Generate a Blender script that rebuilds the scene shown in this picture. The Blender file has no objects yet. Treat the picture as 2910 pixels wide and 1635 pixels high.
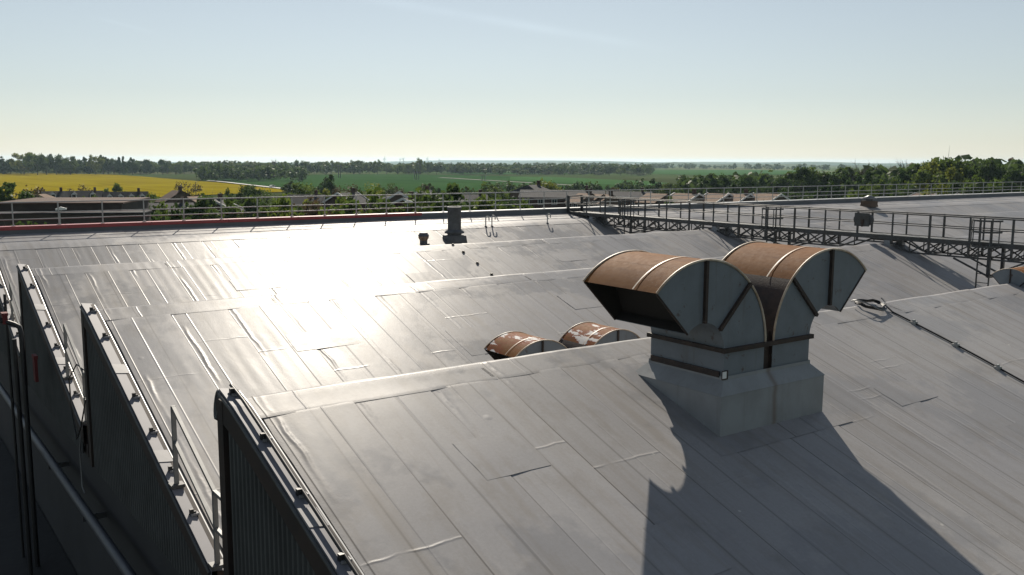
import bpy, math, random
from mathutils import Vector, Matrix
R = math.radians
C = bpy.context.scene.collection
S = bpy.context.scene

# ------------------------------------------------------------------ camera
CZ = 18.0                                   # camera height above the ground by the factory
PIT, YAW, ROLL, FPX = 0.1378, 0.6243, 0.0043, 2607.6
cF = Vector((math.sin(YAW)*math.cos(PIT), math.cos(YAW)*math.cos(PIT), -math.sin(PIT)))
cR = Vector((math.cos(YAW), -math.sin(YAW), 0)); cU = cR.cross(cF)
cR, cU = (cR*math.cos(ROLL)+cU*math.sin(ROLL)), (cU*math.cos(ROLL)-cR*math.sin(ROLL))
cam = bpy.data.cameras.new('camera'); camo = bpy.data.objects.new('camera', cam); C.objects.link(camo)
m3 = Matrix((cR, cU, -cF)).transposed()
camo.matrix_world = Matrix.Translation((0, 0, CZ)) @ m3.to_4x4()
cam.sensor_width = 36; cam.lens = FPX/2910*36; cam.clip_start = .1; cam.clip_end = 40000
S.camera = camo
# ------------------------------------------------------------------ world, sun, exposure
SAZ, SEL = 30.2, 35.2
w = bpy.data.worlds.new('World'); S.world = w; w.use_nodes = True
nt = w.node_tree; nt.nodes.clear()
sky = nt.nodes.new('ShaderNodeTexSky'); sky.sky_type = 'NISHITA'; sky.sun_disc = False
sky.sun_elevation = R(SEL); sky.sun_rotation = R(SAZ)
sky.altitude = 50; sky.air_density = 1.0; sky.dust_density = 0.12; sky.ozone_density = 2.6
bg = nt.nodes.new('ShaderNodeBackground'); bg.inputs[1].default_value = 0.056
wo = nt.nodes.new('ShaderNodeOutputWorld')
def wm_(op, a, b=0.0):
    x = nt.nodes.new('ShaderNodeMath'); x.operation = op
    for i, v in enumerate((a, b)):
        if hasattr(v, 'is_output'): nt.links.new(v, x.inputs[i])
        else: x.inputs[i].default_value = v
    return x.outputs[0]
def wdot(vec, d):
    x = nt.nodes.new('ShaderNodeVectorMath'); x.operation = 'DOT_PRODUCT'; nt.links.new(vec, x.inputs[0]); x.inputs[1].default_value = d; return x.outputs['Value']
wc = nt.nodes.new('ShaderNodeTexCoord').outputs['Generated']
def vray(px, py): return (cF+cR*((px-1455)/FPX)-cU*((py-817.5)/FPX)).normalized()
def contrail(p, q, width, amount):            # thin straight trail of cloud high in the sky
    a, b = vray(*p), vray(*q); n = a.cross(b).normalized(); mid = (a+b).normalized(); half = a.angle(b)/2
    ax = (b-a).normalized()
    wn = nt.nodes.new('ShaderNodeTexNoise'); nt.links.new(wc, wn.inputs['Vector']); wn.inputs['Scale'].default_value = 14; wn.inputs['Detail'].default_value = 4
    d = wm_('DIVIDE', wdot(wc, n), width); g = wm_('EXPONENT', wm_('MULTIPLY', wm_('MULTIPLY', d, d), -1))
    t = wm_('DIVIDE', wdot(wc, ax), math.sin(half)); e = wm_('EXPONENT', wm_('MULTIPLY', wm_('POWER', wm_('ABSOLUTE', t), 4), -1))
    f = wm_('GREATER_THAN', wdot(wc, mid), 0.0)
    return wm_('MULTIPLY', wm_('MULTIPLY', wm_('MULTIPLY', g, e), f), wm_('MULTIPLY', wn.outputs[0], amount))
hsv = nt.nodes.new('ShaderNodeHueSaturation'); hsv.inputs['Saturation'].default_value = .56
gs = nt.nodes.new('ShaderNodeVectorMath'); gs.operation = 'SCALE'; gs.inputs['Scale'].default_value = .1; gm = nt.nodes.new('ShaderNodeGamma'); gm.inputs[1].default_value = .86; gs2 = nt.nodes.new('ShaderNodeVectorMath'); gs2.operation = 'SCALE'; gs2.inputs['Scale'].default_value = 10
nt.links.new(sky.outputs[0], gs.inputs[0]); nt.links.new(gs.outputs[0], gm.inputs[0]); nt.links.new(gm.outputs[0], gs2.inputs[0]); nt.links.new(gs2.outputs[0], hsv.inputs['Color']); tnt = nt.nodes.new('ShaderNodeMix'); tnt.data_type = 'RGBA'; tnt.blend_type = 'MULTIPLY'; tnt.inputs[0].default_value = 1; tnt.inputs[7].default_value = (1.0, 1.01, .985, 1)
nt.links.new(hsv.outputs[0], tnt.inputs[6]); 
haz = nt.nodes.new('ShaderNodeTexNoise'); mpg = nt.nodes.new('ShaderNodeMapping'); mpg.inputs['Scale'].default_value = (1, 1, 5); nt.links.new(wc, mpg.inputs[0]); nt.links.new(mpg.outputs[0], haz.inputs['Vector'])
haz.inputs['Scale'].default_value = 1.6; haz.inputs['Detail'].default_value = 5
fac = wm_('ADD', wm_('ADD', contrail((1040, -5), (1800, 125), .0045, .12), contrail((270, 50), (450, 95), .0016, .08)), wm_('MULTIPLY', haz.outputs[0], .05))
mul = nt.nodes.new('ShaderNodeVectorMath'); mul.operation = 'SCALE'; nt.links.new(tnt.outputs[2], mul.inputs[0]); nt.links.new(wm_('ADD', fac, .98), mul.inputs['Scale'])
nt.links.new(mul.outputs[0], bg.inputs[0]); nt.links.new(bg.outputs[0], wo.inputs[0])
sd = Vector((math.sin(R(SAZ))*math.cos(R(SEL)), math.cos(R(SAZ))*math.cos(R(SEL)), math.sin(R(SEL))))
sl = bpy.data.lights.new('sun', 'SUN'); sl.energy = 5.0; sl.angle = R(.55); sl.color = (1, .91, .78)
so = bpy.data.objects.new('sun', sl); C.objects.link(so); so.rotation_euler = sd.to_track_quat('Z', 'Y').to_euler()
so.location = (0, 0, 60)
S.view_settings.view_transform = 'Standard'; S.view_settings.look = 'None'
S.view_settings.exposure = 0.42; S.view_settings.gamma = 1; S.view_settings.use_curve_mapping = False

# ------------------------------------------------------------------ helpers
def ray(px, py):
    return cF + cR*((px-1455)/FPX) - cU*((py-817.5)/FPX)
def gp(px, d, dz=0.0):
    """point on the ground in the heading of photo column px at horizontal distance d"""
    v = ray(px, 455); v.z = 0; v.normalize(); return Vector((v.x*d, v.y*d, dz))
def height_at(py, d):                        # world height seen at photo row py at distance d
    return CZ - (py-455.0)/FPX*d*math.cos(PIT)
def terr(x, y):
    d = math.hypot(x, y)
    z = 0.0
    if d > 1200: z -= (d-1200)*.0021
    return z

class MB:
    def __init__(s): s.v = []; s.f = []; s.mi = []; s.sm = []
    def add(s, vs, fs, mi=0, sm=False):
        o = len(s.v); s.v += [tuple(p) for p in vs]
        for f in fs: s.f.append(tuple(i+o for i in f)); s.mi.append(mi); s.sm.append(sm)
        return s
    def box(s, a, b, mi=0):
        x0, y0, z0 = a; x1, y1, z1 = b
        return s.add([(x0,y0,z0),(x1,y0,z0),(x1,y1,z0),(x0,y1,z0),(x0,y0,z1),(x1,y0,z1),(x1,y1,z1),(x0,y1,z1)],
              [(0,3,2,1),(4,5,6,7),(0,1,5,4),(1,2,6,5),(2,3,7,6),(3,0,4,7)], mi)
    def bar(s, p, q, wx, wy, up=(0,0,1), mi=0):
        p = Vector(p); q = Vector(q); d = (q-p).normalized(); u = Vector(up)
        if abs(d.dot(u)) > .98: u = Vector((0,1,0))
        a = d.cross(u).normalized(); b = a.cross(d).normalized(); a *= wx/2; b *= wy/2
        vs = [p-a-b, p+a-b, p+a+b, p-a+b, q-a-b, q+a-b, q+a+b, q-a+b]
        return s.add(vs, [(0,1,2,3),(7,6,5,4),(0,4,5,1),(1,5,6,2),(2,6,7,3),(3,7,4,0)], mi)
    def tube(s, pts, r, n=6, mi=0, cap=True):
        pts = [Vector(p) for p in pts]; rs = r if isinstance(r, (list, tuple)) else [r]*len(pts)
        vs = []; prev = None
        for i, p in enumerate(pts):
            d = (pts[min(i+1, len(pts)-1)]-pts[max(i-1, 0)]).normalized()
            if prev is None:
                u = Vector((0,0,1)) if abs(d.z) < .9 else Vector((1,0,0)); a = d.cross(u).normalized()
            else:
                a = (prev - d*prev.dot(d)).normalized()
            prev = a; b = d.cross(a)
            for k in range(n):
                t = 2*math.pi*k/n; vs.append(p+(a*math.cos(t)+b*math.sin(t))*rs[i])
        fs = []
        for i in range(len(pts)-1):
            for k in range(n):
                fs.append((i*n+k, i*n+(k+1)%n, (i+1)*n+(k+1)%n, (i+1)*n+k))
        s.add(vs, fs, mi, True)
        if cap:
            s.add(vs[:n], [tuple(range(n-1,-1,-1))], mi); s.add(vs[-n:], [tuple(range(n))], mi)
        return s
    def lathe(s, c, prof, n=16, mi=0, sm=True, capt=True):
        vs = [];
        for r, z in prof:
            for k in range(n):
                t = 2*math.pi*(k+.5)/n; vs.append((c[0]+r*math.cos(t), c[1]+r*math.sin(t), c[2]+z))
        fs = [(i*n+k, i*n+(k+1)%n, (i+1)*n+(k+1)%n, (i+1)*n+k) for i in range(len(prof)-1) for k in range(n)]
        s.add(vs, fs, mi, sm)
        if capt: s.add(vs[-n:], [tuple(range(n))], mi)
        return s
    def prism(s, poly, axis, a, b, mi=0):
        """poly: 2D points; axis 'x','y','z': extrude from a to b"""
        def P(u, v, t): return {'x': (t, u, v), 'y': (u, t, v), 'z': (u, v, t)}[axis]
        n = len(poly); vs = [P(u, v, a) for u, v in poly]+[P(u, v, b) for u, v in poly]
        fs = [tuple(range(n)), tuple(range(2*n-1, n-1, -1))]+[(i, n+i, n+(i+1)%n, (i+1)%n) for i in range(n)]
        return s.add(vs, fs, mi)
    def mesh(s, name, mats, org=(0,0,0)):
        me = bpy.data.meshes.new(name); ox, oy, oz = org
        me.from_pydata([(x-ox, y-oy, z-oz) for x, y, z in s.v], [], s.f)
        for m in (mats if isinstance(mats, (list, tuple)) else [mats]): me.materials.append(m)
        me.polygons.foreach_set('material_index', s.mi); me.polygons.foreach_set('use_smooth', s.sm)
        me.update(); return me
    def build(s, name, mats, parent=None, org=(0,0,0), loc=None):
        o = bpy.data.objects.new(name, s.mesh(name, mats, org)); C.objects.link(o)
        if parent is not None: o.parent = parent
        if loc is not None: o.location = loc
        elif parent is None: o.location = org
        return o
def empty(name, loc, label=None, cat=None, group=None, rz=0):
    o = bpy.data.objects.new(name, None); C.objects.link(o); o.location = loc; o.rotation_euler = (0,0,rz)
    o.empty_display_size = .3
    return tag(o, label, cat, group)
def tag(o, label=None, cat=None, group=None, kind=None):
    if label: o['label'] = label
    if cat: o['category'] = cat
    if group: o['group'] = group
    if kind: o['kind'] = kind
    return o
def inst(name, me, parent, loc, rot=None, scale=None):
    o = bpy.data.objects.new(name, me); C.objects.link(o); o.parent = parent; o.location = loc
    if rot: o.rotation_euler = rot
    if scale: o.scale = scale
    return o
def copy_tree(o, parent=None):
    c = o.copy(); C.objects.link(c); c.parent = parent
    for ch in o.children: copy_tree(ch, c)
    return c

# ------------------------------------------------------------------ materials
class NT:
    def __init__(s, name):
        s.m = bpy.data.materials.new(name); s.m.use_nodes = True; s.t = s.m.node_tree; s.n = s.t.nodes
        s.p = s.n['Principled BSDF']; s.o = s.n['Material Output']
    def new(s, typ, **kw):
        x = s.n.new('ShaderNode'+typ)
        for k, v in kw.items(): setattr(x, k, v)
        return x
    def link(s, a, b): s.t.links.new(a, b); return b
    def val(s, sock, v):
        if hasattr(v, 'is_output'): s.t.links.new(v, sock)
        else: sock.default_value = v
    def math(s, op, a, b=0.0, c=None, clamp=False):
        x = s.new('Math', operation=op, use_clamp=clamp); s.val(x.inputs[0], a); s.val(x.inputs[1], b)
        if c is not None: s.val(x.inputs[2], c)
        return x.outputs[0]
    def noise(s, vec, scale, detail=3, rough=.5):
        x = s.new('TexNoise'); s.link(vec, x.inputs['Vector']); x.inputs['Scale'].default_value = scale
        x.inputs['Detail'].default_value = detail; x.inputs['Roughness'].default_value = rough
        return x.outputs[0]
    def mapv(s, vec, scale=(1,1,1), loc=(0,0,0)):
        x = s.new('Mapping'); s.link(vec, x.inputs[0]); x.inputs['Scale'].default_value = scale; x.inputs['Location'].default_value = loc
        return x.outputs[0]
    def ramp(s, fac, stops):
        x = s.new('ValToRGB'); s.link(fac, x.inputs[0]); e = x.color_ramp.elements
        while len(e) < len(stops): e.new(.5)
        for el, (p, c) in zip(e, stops):
            el.position = p; el.color = (c[0], c[1], c[2], 1) if not isinstance(c, float) else (c, c, c, 1)
        return x.outputs[0]
    def mix(s, f, a, b, typ='MIX'):
        x = s.new('Mix', data_type='RGBA', blend_type=typ)
        s.val(x.inputs[0], f)
        for sock, v in ((x.inputs[6], a), (x.inputs[7], b)):
            if hasattr(v, 'is_output'): s.link(v, sock)
            else: sock.default_value = (v[0], v[1], v[2], 1)
        return x.outputs[2]
    def bump(s, h, dist=1.0, strength=1.0):
        x = s.new('Bump'); x.inputs['Strength'].default_value = strength; x.inputs['Distance'].default_value = dist
        s.link(h, x.inputs['Height']); s.link(x.outputs[0], s.p.inputs['Normal']); return x
    def coord(s, k='Object'): return s.new('TexCoord').outputs[k]
    def pos(s): return s.new('NewGeometry').outputs['Position']
    def rnd(s): return s.new('ObjectInfo').outputs['Random']

def simple(name, col, rough=.6, metal=0.0, var=.25, scale=3.0, col2=None, bump=0.0, spec=.5, world=True):
    k = NT(name); v = k.pos() if world else k.coord()
    n = k.noise(v, scale, 4, .6)
    c2 = col2 or tuple(x*(1-var) for x in col)
    c = k.mix(k.ramp(n, [(.35, 0.0), (.65, 1.0)]), col, c2)
    k.link(c, k.p.inputs['Base Color']); k.p.inputs['Roughness'].default_value = rough
    k.p.inputs['Metallic'].default_value = metal; k.p.inputs['Specular IOR Level'].default_value = spec
    if bump: k.bump(k.noise(v, scale*8, 3), bump)
    return k.m

def make_membrane():
    k = NT('roof_membrane'); oc = k.coord(); wp = k.pos(); r = k.rnd()
    sp = k.new('SeparateXYZ'); k.link(oc, sp.inputs[0]); x, y = sp.outputs[0], sp.outputs[1]
    r2 = k.math('FRACT', k.math('MULTIPLY', r, 7.31)); r3 = k.math('FRACT', k.math('MULTIPLY', r, 23.7)); r4 = k.math('FRACT', k.math('MULTIPLY', r, 61.3))
    off = k.new('CombineXYZ'); k.link(k.math('MULTIPLY', r, 40), off.inputs[0]); k.link(k.math('MULTIPLY', r2, 90), off.inputs[1])
    av = k.new('VectorMath', operation='ADD'); k.link(oc, av.inputs[0]); k.link(off.outputs[0], av.inputs[1]); ov = av.outputs[0]
    # colour: PVC membrane, faint dirt washed down the slope
    big = k.noise(wp, .22, 4, .55)
    streak = k.noise(k.mapv(wp, (3.2, .22, .2)), 1.6, 4, .6)
    c = k.mix(k.ramp(big, [(.35, 0.0), (.62, 1.0)]), (.283, .279, .286), (.333, .325, .322))
    c = k.mix(k.math('MULTIPLY', k.ramp(streak, [(.48, 0.0), (.75, 1.0)]), .5), c, (.215, .19, .16))
    def line(v, pos, width):     # gaussian ridge
        d = k.math('DIVIDE', k.math('SUBTRACT', v, pos), width)
        return k.math('EXPONENT', k.math('MULTIPLY', k.math('MULTIPLY', d, d), -1))
    dl = k.math('MULTIPLY', line(x, .074, .011), k.math('ADD', .45, k.math('MULTIPLY', r4, .5)), clamp=True)
    dl2 = k.math('MULTIPLY', line(x, k.math('ADD', .5, k.math('MULTIPLY', r2, .2)), .014), .5)
    c = k.mix(k.math('MAXIMUM', dl, dl2), c, (.09, .085, .078))
    pat = k.noise(wp, .30, 6, .68)
    c = k.mix(k.math('MULTIPLY', k.ramp(pat, [(.47, 1.0), (.51, 0.0)]), .34), c, (.185, .192, .208))
    sv = k.new('TexVoronoi'); k.link(wp, sv.inputs['Vector']); sv.inputs['Scale'].default_value = 1.1
    c = k.mix(k.math('MULTIPLY', k.ramp(sv.outputs['Distance'], [(.018, 1.0), (.028, 0.0)]), .7), c, (.55, .54, .5))
    c = k.mix(k.math('MULTIPLY', k.ramp(k.noise(wp, 26, 4, .7), [(.35, 1.0), (.65, 0.0)]), .22), c, (.20, .195, .19))
    c = k.mix(k.math('MULTIPLY', k.ramp(k.noise(k.mapv(wp, (1.3, .7, 1)), 1.9, 5, .7), [(.52, 0.0), (.72, 1.0)]), .38), c, (.20, .18, .155))
    hs = k.new('HueSaturation'); k.link(c, hs.inputs['Color']); k.link(k.math('ADD', .91, k.math('MULTIPLY', r3, .16)), hs.inputs['Value'])
    k.link(hs.outputs[0], k.p.inputs['Base Color'])
    # gloss: damp, washed and dusty areas
    ro = k.math('ADD', .315, k.math('MULTIPLY', k.ramp(pat, [(.47, 0.0), (.51, 1.0)]), .075))
    ro = k.math('ADD', ro, k.math('MULTIPLY', k.noise(ov, 9, 3), .06))
    k.link(ro, k.p.inputs['Roughness']); k.p.inputs['Specular IOR Level'].default_value = .07
    # relief
    wob = k.math('MULTIPLY', k.math('SUBTRACT', k.noise(k.mapv(ov, (0, 1, 0)), 1.7, 3, .6), .5), .12)
    amp = k.ramp(k.noise(k.mapv(ov, (0, .6, 0)), .7, 2), [(.46, 0.0), (.60, 1.0)])
    h = k.math('MULTIPLY', k.math('MULTIPLY', line(x, k.math('ADD', .17, wob), .032), amp), .011)
    h = k.math('ADD', h, k.math('MULTIPLY', line(x, .085, .010), .0035))
    h = k.math('ADD', h, k.math('MULTIPLY', line(x, k.math('ADD', .30, k.math('MULTIPLY', r4, .5)), .012), .004))
    for rr, a in ((r2, .0055), (r4, .0045)):
        pos = k.math('MULTIPLY', k.math('ADD', k.math('MULTIPLY', rr, 5.2), 1.1), -1)
        wv = k.math('ADD', pos, k.math('MULTIPLY', k.math('SUBTRACT', k.noise(k.mapv(ov, (1, 0, 0)), 2.5, 2), .5), .10))
        gate = k.ramp(k.noise(k.mapv(ov, (1, 0, 0)), 1.4, 1), [(.42, 0.0), (.55, 1.0)])
        h = k.math('ADD', h, k.math('MULTIPLY', k.math('MULTIPLY', line(y, wv, .016), gate), a))
    # deck ribs telegraphing through, soft billows, blisters, fine grain
    rib = k.math('SINE', k.math('MULTIPLY', x, 2*math.pi/.26))
    ribg = k.ramp(k.noise(wp, .35, 2), [(.45, 0.0), (.62, 1.0)])
    h = k.math('ADD', h, k.math('MULTIPLY', k.math('MULTIPLY', rib, ribg), .0014))
    h = k.math('ADD', h, k.math('MULTIPLY', k.noise(k.mapv(ov, (1.6, .55, 1)), 1.5, 3), .007))
    vo = k.new('TexVoronoi'); k.link(ov, vo.inputs['Vector']); vo.inputs['Scale'].default_value = 1.3
    bl = k.ramp(vo.outputs['Distance'], [(0.0, 1.0), (.085, 0.0)])
    bg_ = k.ramp(k.noise(ov, .9, 1), [(.52, 0.0), (.6, 1.0)])
    h = k.math('ADD', h, k.math('MULTIPLY', k.math('MULTIPLY', bl, bg_), .006))
    h = k.math('ADD', h, k.math('MULTIPLY', k.noise(ov, 55, 2), .0011))
    k.bump(h, 1.0, .6)
    return k.m

def make_rust(name, paint=False):
    k = NT(name); oc = k.coord(); wp = oc
    n1 = k.noise(k.mapv(wp, (1, .35, 1)), 2.2, 5, .6); n2 = k.noise(wp, 14, 4, .6)
    c = k.mix(k.ramp(n1, [(.3, 0.0), (.7, 1.0)]), (.125, .050, .015), (.20, .090, .028))
    n3 = k.noise(k.mapv(wp, (2.5, .5, 2.5)), 3.5, 4, .6)
    c = k.mix(k.math('MULTIPLY', k.ramp(n3, [(.45, 0.0), (.75, 1.0)]), .6), c, (.075, .030, .016))
    c = k.mix(k.math('MULTIPLY', k.ramp(n2, [(.5, 0.0), (.75, 1.0)]), .2), c, (.085, .035, .02))
    ro = k.math('ADD', .62, k.math('MULTIPLY', n2, .18))
    if paint:
        sp = k.new('SeparateXYZ'); k.link(oc, sp.inputs[0])
        edge = k.math('ADD', k.math('MULTIPLY', k.noise(k.mapv(oc, (3.2, 1.2, 3.2)), 1.1, 6, .68), 1.0), 0.0)
        f = k.ramp(edge, [(.53, 0.0), (.545, 1.0)])
        rim = k.ramp(edge, [(.44, 0.0), (.53, 1.0)])
        c = k.mix(k.math('MULTIPLY', rim, .8), c, (.16, .032, .012))
        c = k.mix(f, c, (.55, .54, .53))
    k.link(c, k.p.inputs['Base Color']); k.link(ro, k.p.inputs['Roughness']); k.p.inputs['Metallic'].default_value = 0.0
    k.p.inputs['Specular IOR Level'].default_value = .05
    k.bump(k.noise(wp, 9, 3, .6), .004, .35); return k.m

def make_panel():
    k = NT('cowl_panel_paint'); oc = k.coord()
    n = k.noise(oc, 3, 4, .6); st = k.noise(k.mapv(oc, (7, 7, .5)), 1.5, 4, .6)
    c = k.mix(k.ramp(n, [(.3, 0.0), (.7, 1.0)]), (.165, .19, .215), (.13, .15, .17))
    c = k.mix(k.math('MULTIPLY', k.ramp(st, [(.55, 0.0), (.8, 1.0)]), .5), c, (.10, .085, .07))
    rb = k.noise(oc, 4.5, 6, .7); c = k.mix(k.math('MULTIPLY', k.ramp(rb, [(.60, 0.0), (.66, 1.0)]), .75), c, (.07, .035, .02))
    k.link(c, k.p.inputs['Base Color']); k.p.inputs['Roughness'].default_value = .55
    k.bump(k.noise(oc, 2.2, 2), .03, .6); return k.m

def make_leaf(name, c1, c2, transl=.35):
    k = NT(name); r = k.rnd(); oc = k.coord()
    n = k.noise(oc, 6.0, 2, .6)
    f = k.math('ADD', k.math('MULTIPLY', r, .8), k.math('MULTIPLY', n, .45), clamp=True)
    c = k.mix(f, c1, c2)
    k.link(c, k.p.inputs['Base Color']); k.p.inputs['Roughness'].default_value = .55; k.p.inputs['Specular IOR Level'].default_value = .05
    tr = k.new('BsdfTranslucent'); hs = k.new('HueSaturation'); k.link(c, hs.inputs['Color']); hs.inputs['Value'].default_value = 1.5; hs.inputs['Hue'].default_value = .485
    k.link(hs.outputs[0], tr.inputs[0]); mx = k.new('MixShader'); mx.inputs[0].default_value = transl
    k.link(k.p.outputs[0], mx.inputs[1]); k.link(tr.outputs[0], mx.inputs[2]); k.link(mx.outputs[0], k.o.inputs[0])
    return k.m

def make_field(name, c1, c2, sc, rows=None):
    k = NT(name); wp = k.pos()
    n = k.noise(wp, sc, 5, .6); n2 = k.noise(wp, sc*9, 3, .6)
    c = k.mix(k.ramp(n, [(.35, 0.0), (.65, 1.0)]), c1, c2)
    c = k.mix(k.math('MULTIPLY', n2, .25), c, tuple(v*.55 for v in c1))
    if rows:
        rv = k.math('SINE', k.math('MULTIPLY', k.noise(k.mapv(wp, rows), 1.0, 1), 60))
        c = k.mix(k.math('MULTIPLY', k.ramp(rv, [(.75, 0.0), (.95, 1.0)]), .3), c, tuple(v*.5 for v in c1))
    k.link(c, k.p.inputs['Base Color']); k.p.inputs['Roughness'].default_value = .9; k.p.inputs['Specular IOR Level'].default_value = 0
    return k.m

M = {}
M['mem'] = make_membrane()
M['deck'] = simple('roof_deck', (.30, .30, .30), .6)
M['rust'] = make_rust('rusted_steel_sheet'); M['rustp'] = make_rust('rusted_sheet_with_flaking_paint', True)
M['panel'] = make_panel()
def make_kerb():
    k = NT('kerb_flashing'); oc = k.coord(); sp = k.new('SeparateXYZ'); k.link(oc, sp.inputs[0])
    n = k.noise(oc, 2.0, 4, .6); c = k.mix(k.ramp(n, [(.35, 0.0), (.65, 1.0)]), (.27, .285, .295), (.225, .235, .24))
    wob = k.math('ADD', sp.outputs[0], k.math('MULTIPLY', k.math('SUBTRACT', k.noise(k.mapv(oc, (.5, .5, 3)), 2.0, 3), .5), .08))
    d = k.math('DIVIDE', wob, .05); g = k.math('EXPONENT', k.math('MULTIPLY', k.math('MULTIPLY', d, d), -1))
    c = k.mix(k.math('MULTIPLY', g, .55), c, (.12, .07, .04))
    st = k.noise(k.mapv(oc, (9, 9, .6)), 1.2, 4, .6); c = k.mix(k.math('MULTIPLY', k.ramp(st, [(.52, 0.0), (.75, 1.0)]), .2), c, (.14, .13, .115))
    k.link(c, k.p.inputs['Base Color']); k.p.inputs['Roughness'].default_value = .55; k.p.inputs['Specular IOR Level'].default_value = .3
    k.bump(k.noise(oc, 2.5, 2), .03, .25); return k.m
M['kerb'] = make_kerb()
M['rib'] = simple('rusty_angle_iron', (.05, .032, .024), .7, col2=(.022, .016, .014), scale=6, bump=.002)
M['dark'] = simple('duct_interior_shade', (.02, .017, .015), .9)  # near-black base colour stands in for shade inside the ducts
M['lip'] = simple('sheet_edge', (.55, .48, .38), .5, col2=(.32, .22, .14), scale=5)  # cream tone paints a highlight along the cowl edges
M['frame'] = simple('brown_edge_framing', (.035, .022, .016), .75, scale=2, col2=(.018, .013, .011))
M['clad'] = simple('grey_green_cladding', (.065, .070, .068), .75, scale=1.2, var=.35)
M['cap'] = simple('gable_capping', (.19, .19, .21), .62, scale=1.5, var=.15, spec=.3)
M['capj'] = simple('capping_joint', (.23, .23, .24), .6, var=.2, spec=.3)
M['steel'] = simple('painted_dark_steel', (.055, .062, .066), .5, scale=4, var=.3, col2=(.04, .038, .035))
M['galv'] = simple('galvanised_steel', (.20, .205, .205), .45, metal=.4, scale=6, var=.2)
M['galvd'] = simple('weathered_galvanised_rail', (.38, .39, .38), .45, metal=.3, scale=5, var=.25)
M['grate'] = simple('walkway_grating', (.07, .075, .078), .6)
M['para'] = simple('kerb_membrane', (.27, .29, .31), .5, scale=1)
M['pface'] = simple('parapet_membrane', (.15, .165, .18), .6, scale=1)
M['red'] = simple('red_coping', (.32, .035, .04), .38, scale=2, var=.2)
M['white'] = simple('pale_metal_coping', (.55, .55, .54), .35, scale=2, var=.1)
M['flue'] = simple('sooty_flue', (.085, .092, .10), .6, scale=5, var=.4)
M['amber'] = simple('vent_mesh_brass', (.22, .15, .09), .5, scale=9, var=.4)
M['black'] = simple('black_rubber', (.012, .012, .013), .5)
M['brick'] = simple('dark_brick', (.06, .044, .035), .85, scale=.6, var=.3)
M['wallk'] = simple('shaded_factory_wall', (.03, .032, .034), .8, scale=.8)  # shade of the narrow alley put into the wall colour
M['bitumen'] = simple('shaded_bitumen_roof', (.02, .021, .022), .85, scale=.7, bump=.01)  # bitumen, darkened further to carry the alley's deep shade
M['pipe'] = simple('blue_grey_pipe', (.05, .06, .075), .5, scale=2)
M['redbox'] = simple('red_painted_metal', (.12, .012, .012), .7)
M['leafA'] = make_leaf('leaves_mid_green', (.036, .070, .014), (.075, .115, .020), .42)
M['leafB'] = make_leaf('leaves_dark_green', (.022, .050, .014), (.048, .082, .020), .36)
M['leafC'] = make_leaf('leaves_yellow_green', (.085, .115, .018), (.13, .15, .025), .45)
M['leafD'] = make_leaf('leaves_brown_buds', (.065, .052, .028), (.085, .065, .032), .25)
M['bark'] = simple('bark', (.07, .055, .042), .9, scale=2, bump=.02)
def make_patchwork(name):
    k = NT(name); wp = k.pos(); vo = k.new('TexVoronoi'); vo.inputs['Scale'].default_value = .0024
    k.link(k.mapv(wp, (1, 1, 0)), vo.inputs['Vector']); hsep = k.new('SeparateColor'); k.link(vo.outputs['Color'], hsep.inputs[0])
    c = k.ramp(hsep.outputs[0], [(0.0, (.045, .07, .025)), (.35, (.075, .12, .04)), (.6, (.06, .085, .03)), (.8, (.15, .15, .085)), (1.0, (.11, .15, .06))])
    c = k.mix(k.math('MULTIPLY', k.ramp(vo.outputs['Distance'], [(.0, 0.0), (1.0, 1.0)]), .15), c, (.03, .045, .02))
    near = k.new('VectorMath', operation='LENGTH'); k.link(wp, near.inputs[0])
    f = k.math('MULTIPLY', k.math('SUBTRACT', near.outputs['Value'], 900), .002, clamp=True)
    n = k.noise(wp, .03, 4, .6); g = k.mix(n, (.035, .05, .02), (.06, .072, .03))
    c = k.mix(f, g, c)  # far patchwork is paler, painting distance haze into the field colours
    k.link(c, k.p.inputs['Base Color']); k.p.inputs['Roughness'].default_value = .9; k.p.inputs['Specular IOR Level'].default_value = 0; return k.m
M['ground'] = make_patchwork('grassland_and_fields') if True else make_field('rough_grassland', (.040, .058, .022), (.058, .070, .030), .012)
M['rape'] = make_field('flowering_rapeseed', (.195, .152, .006), (.255, .21, .010), .02, (.02, .0006, 0))
M['crop'] = make_field('young_wheat', (.030, .075, .022), (.040, .088, .026), .008, (.012, .001, 0))
M['crop2'] = make_field('pale_wheat', (.045, .105, .034), (.055, .12, .038), .006)
M['hill'] = make_field('far_hills', (.07, .10, .055), (.13, .15, .08), .0012)  # lightened tone, distance haze put into the hill colour
M['track'] = simple('farm_track', (.075, .068, .055), .9, scale=.02)
M['road'] = simple('pale_road', (.13, .125, .12), .7, scale=.05)
M['slate'] = simple('slate_tiles', (.045, .046, .052), .9, spec=.2, scale=1.2, var=.35, bump=.03)
M['tile'] = simple('tan_concrete_tiles', (.20, .135, .095), .9, spec=.2, scale=1.0, var=.25, bump=.03)
M['tile2'] = simple('brown_tiles', (.11, .07, .055), .9, spec=.2, scale=1.0, var=.3, bump=.03)
M['housew'] = simple('buff_brick', (0.105, 0.077, 0.056), .85, scale=.8, var=.2)
M['houser'] = simple('red_brick', (0.074, 0.040, 0.031), .85, scale=.8, var=.25)
M['render'] = simple('grey_render', (0.136, 0.136, 0.130), .85, scale=.5, var=.12)
M['wpaint'] = simple('white_paint', (.72, .72, .70), .5, var=.06)
M['glass'] = simple('dark_window_glass', (.03, .035, .04), .08, spec=.6, var=.1)

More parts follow.
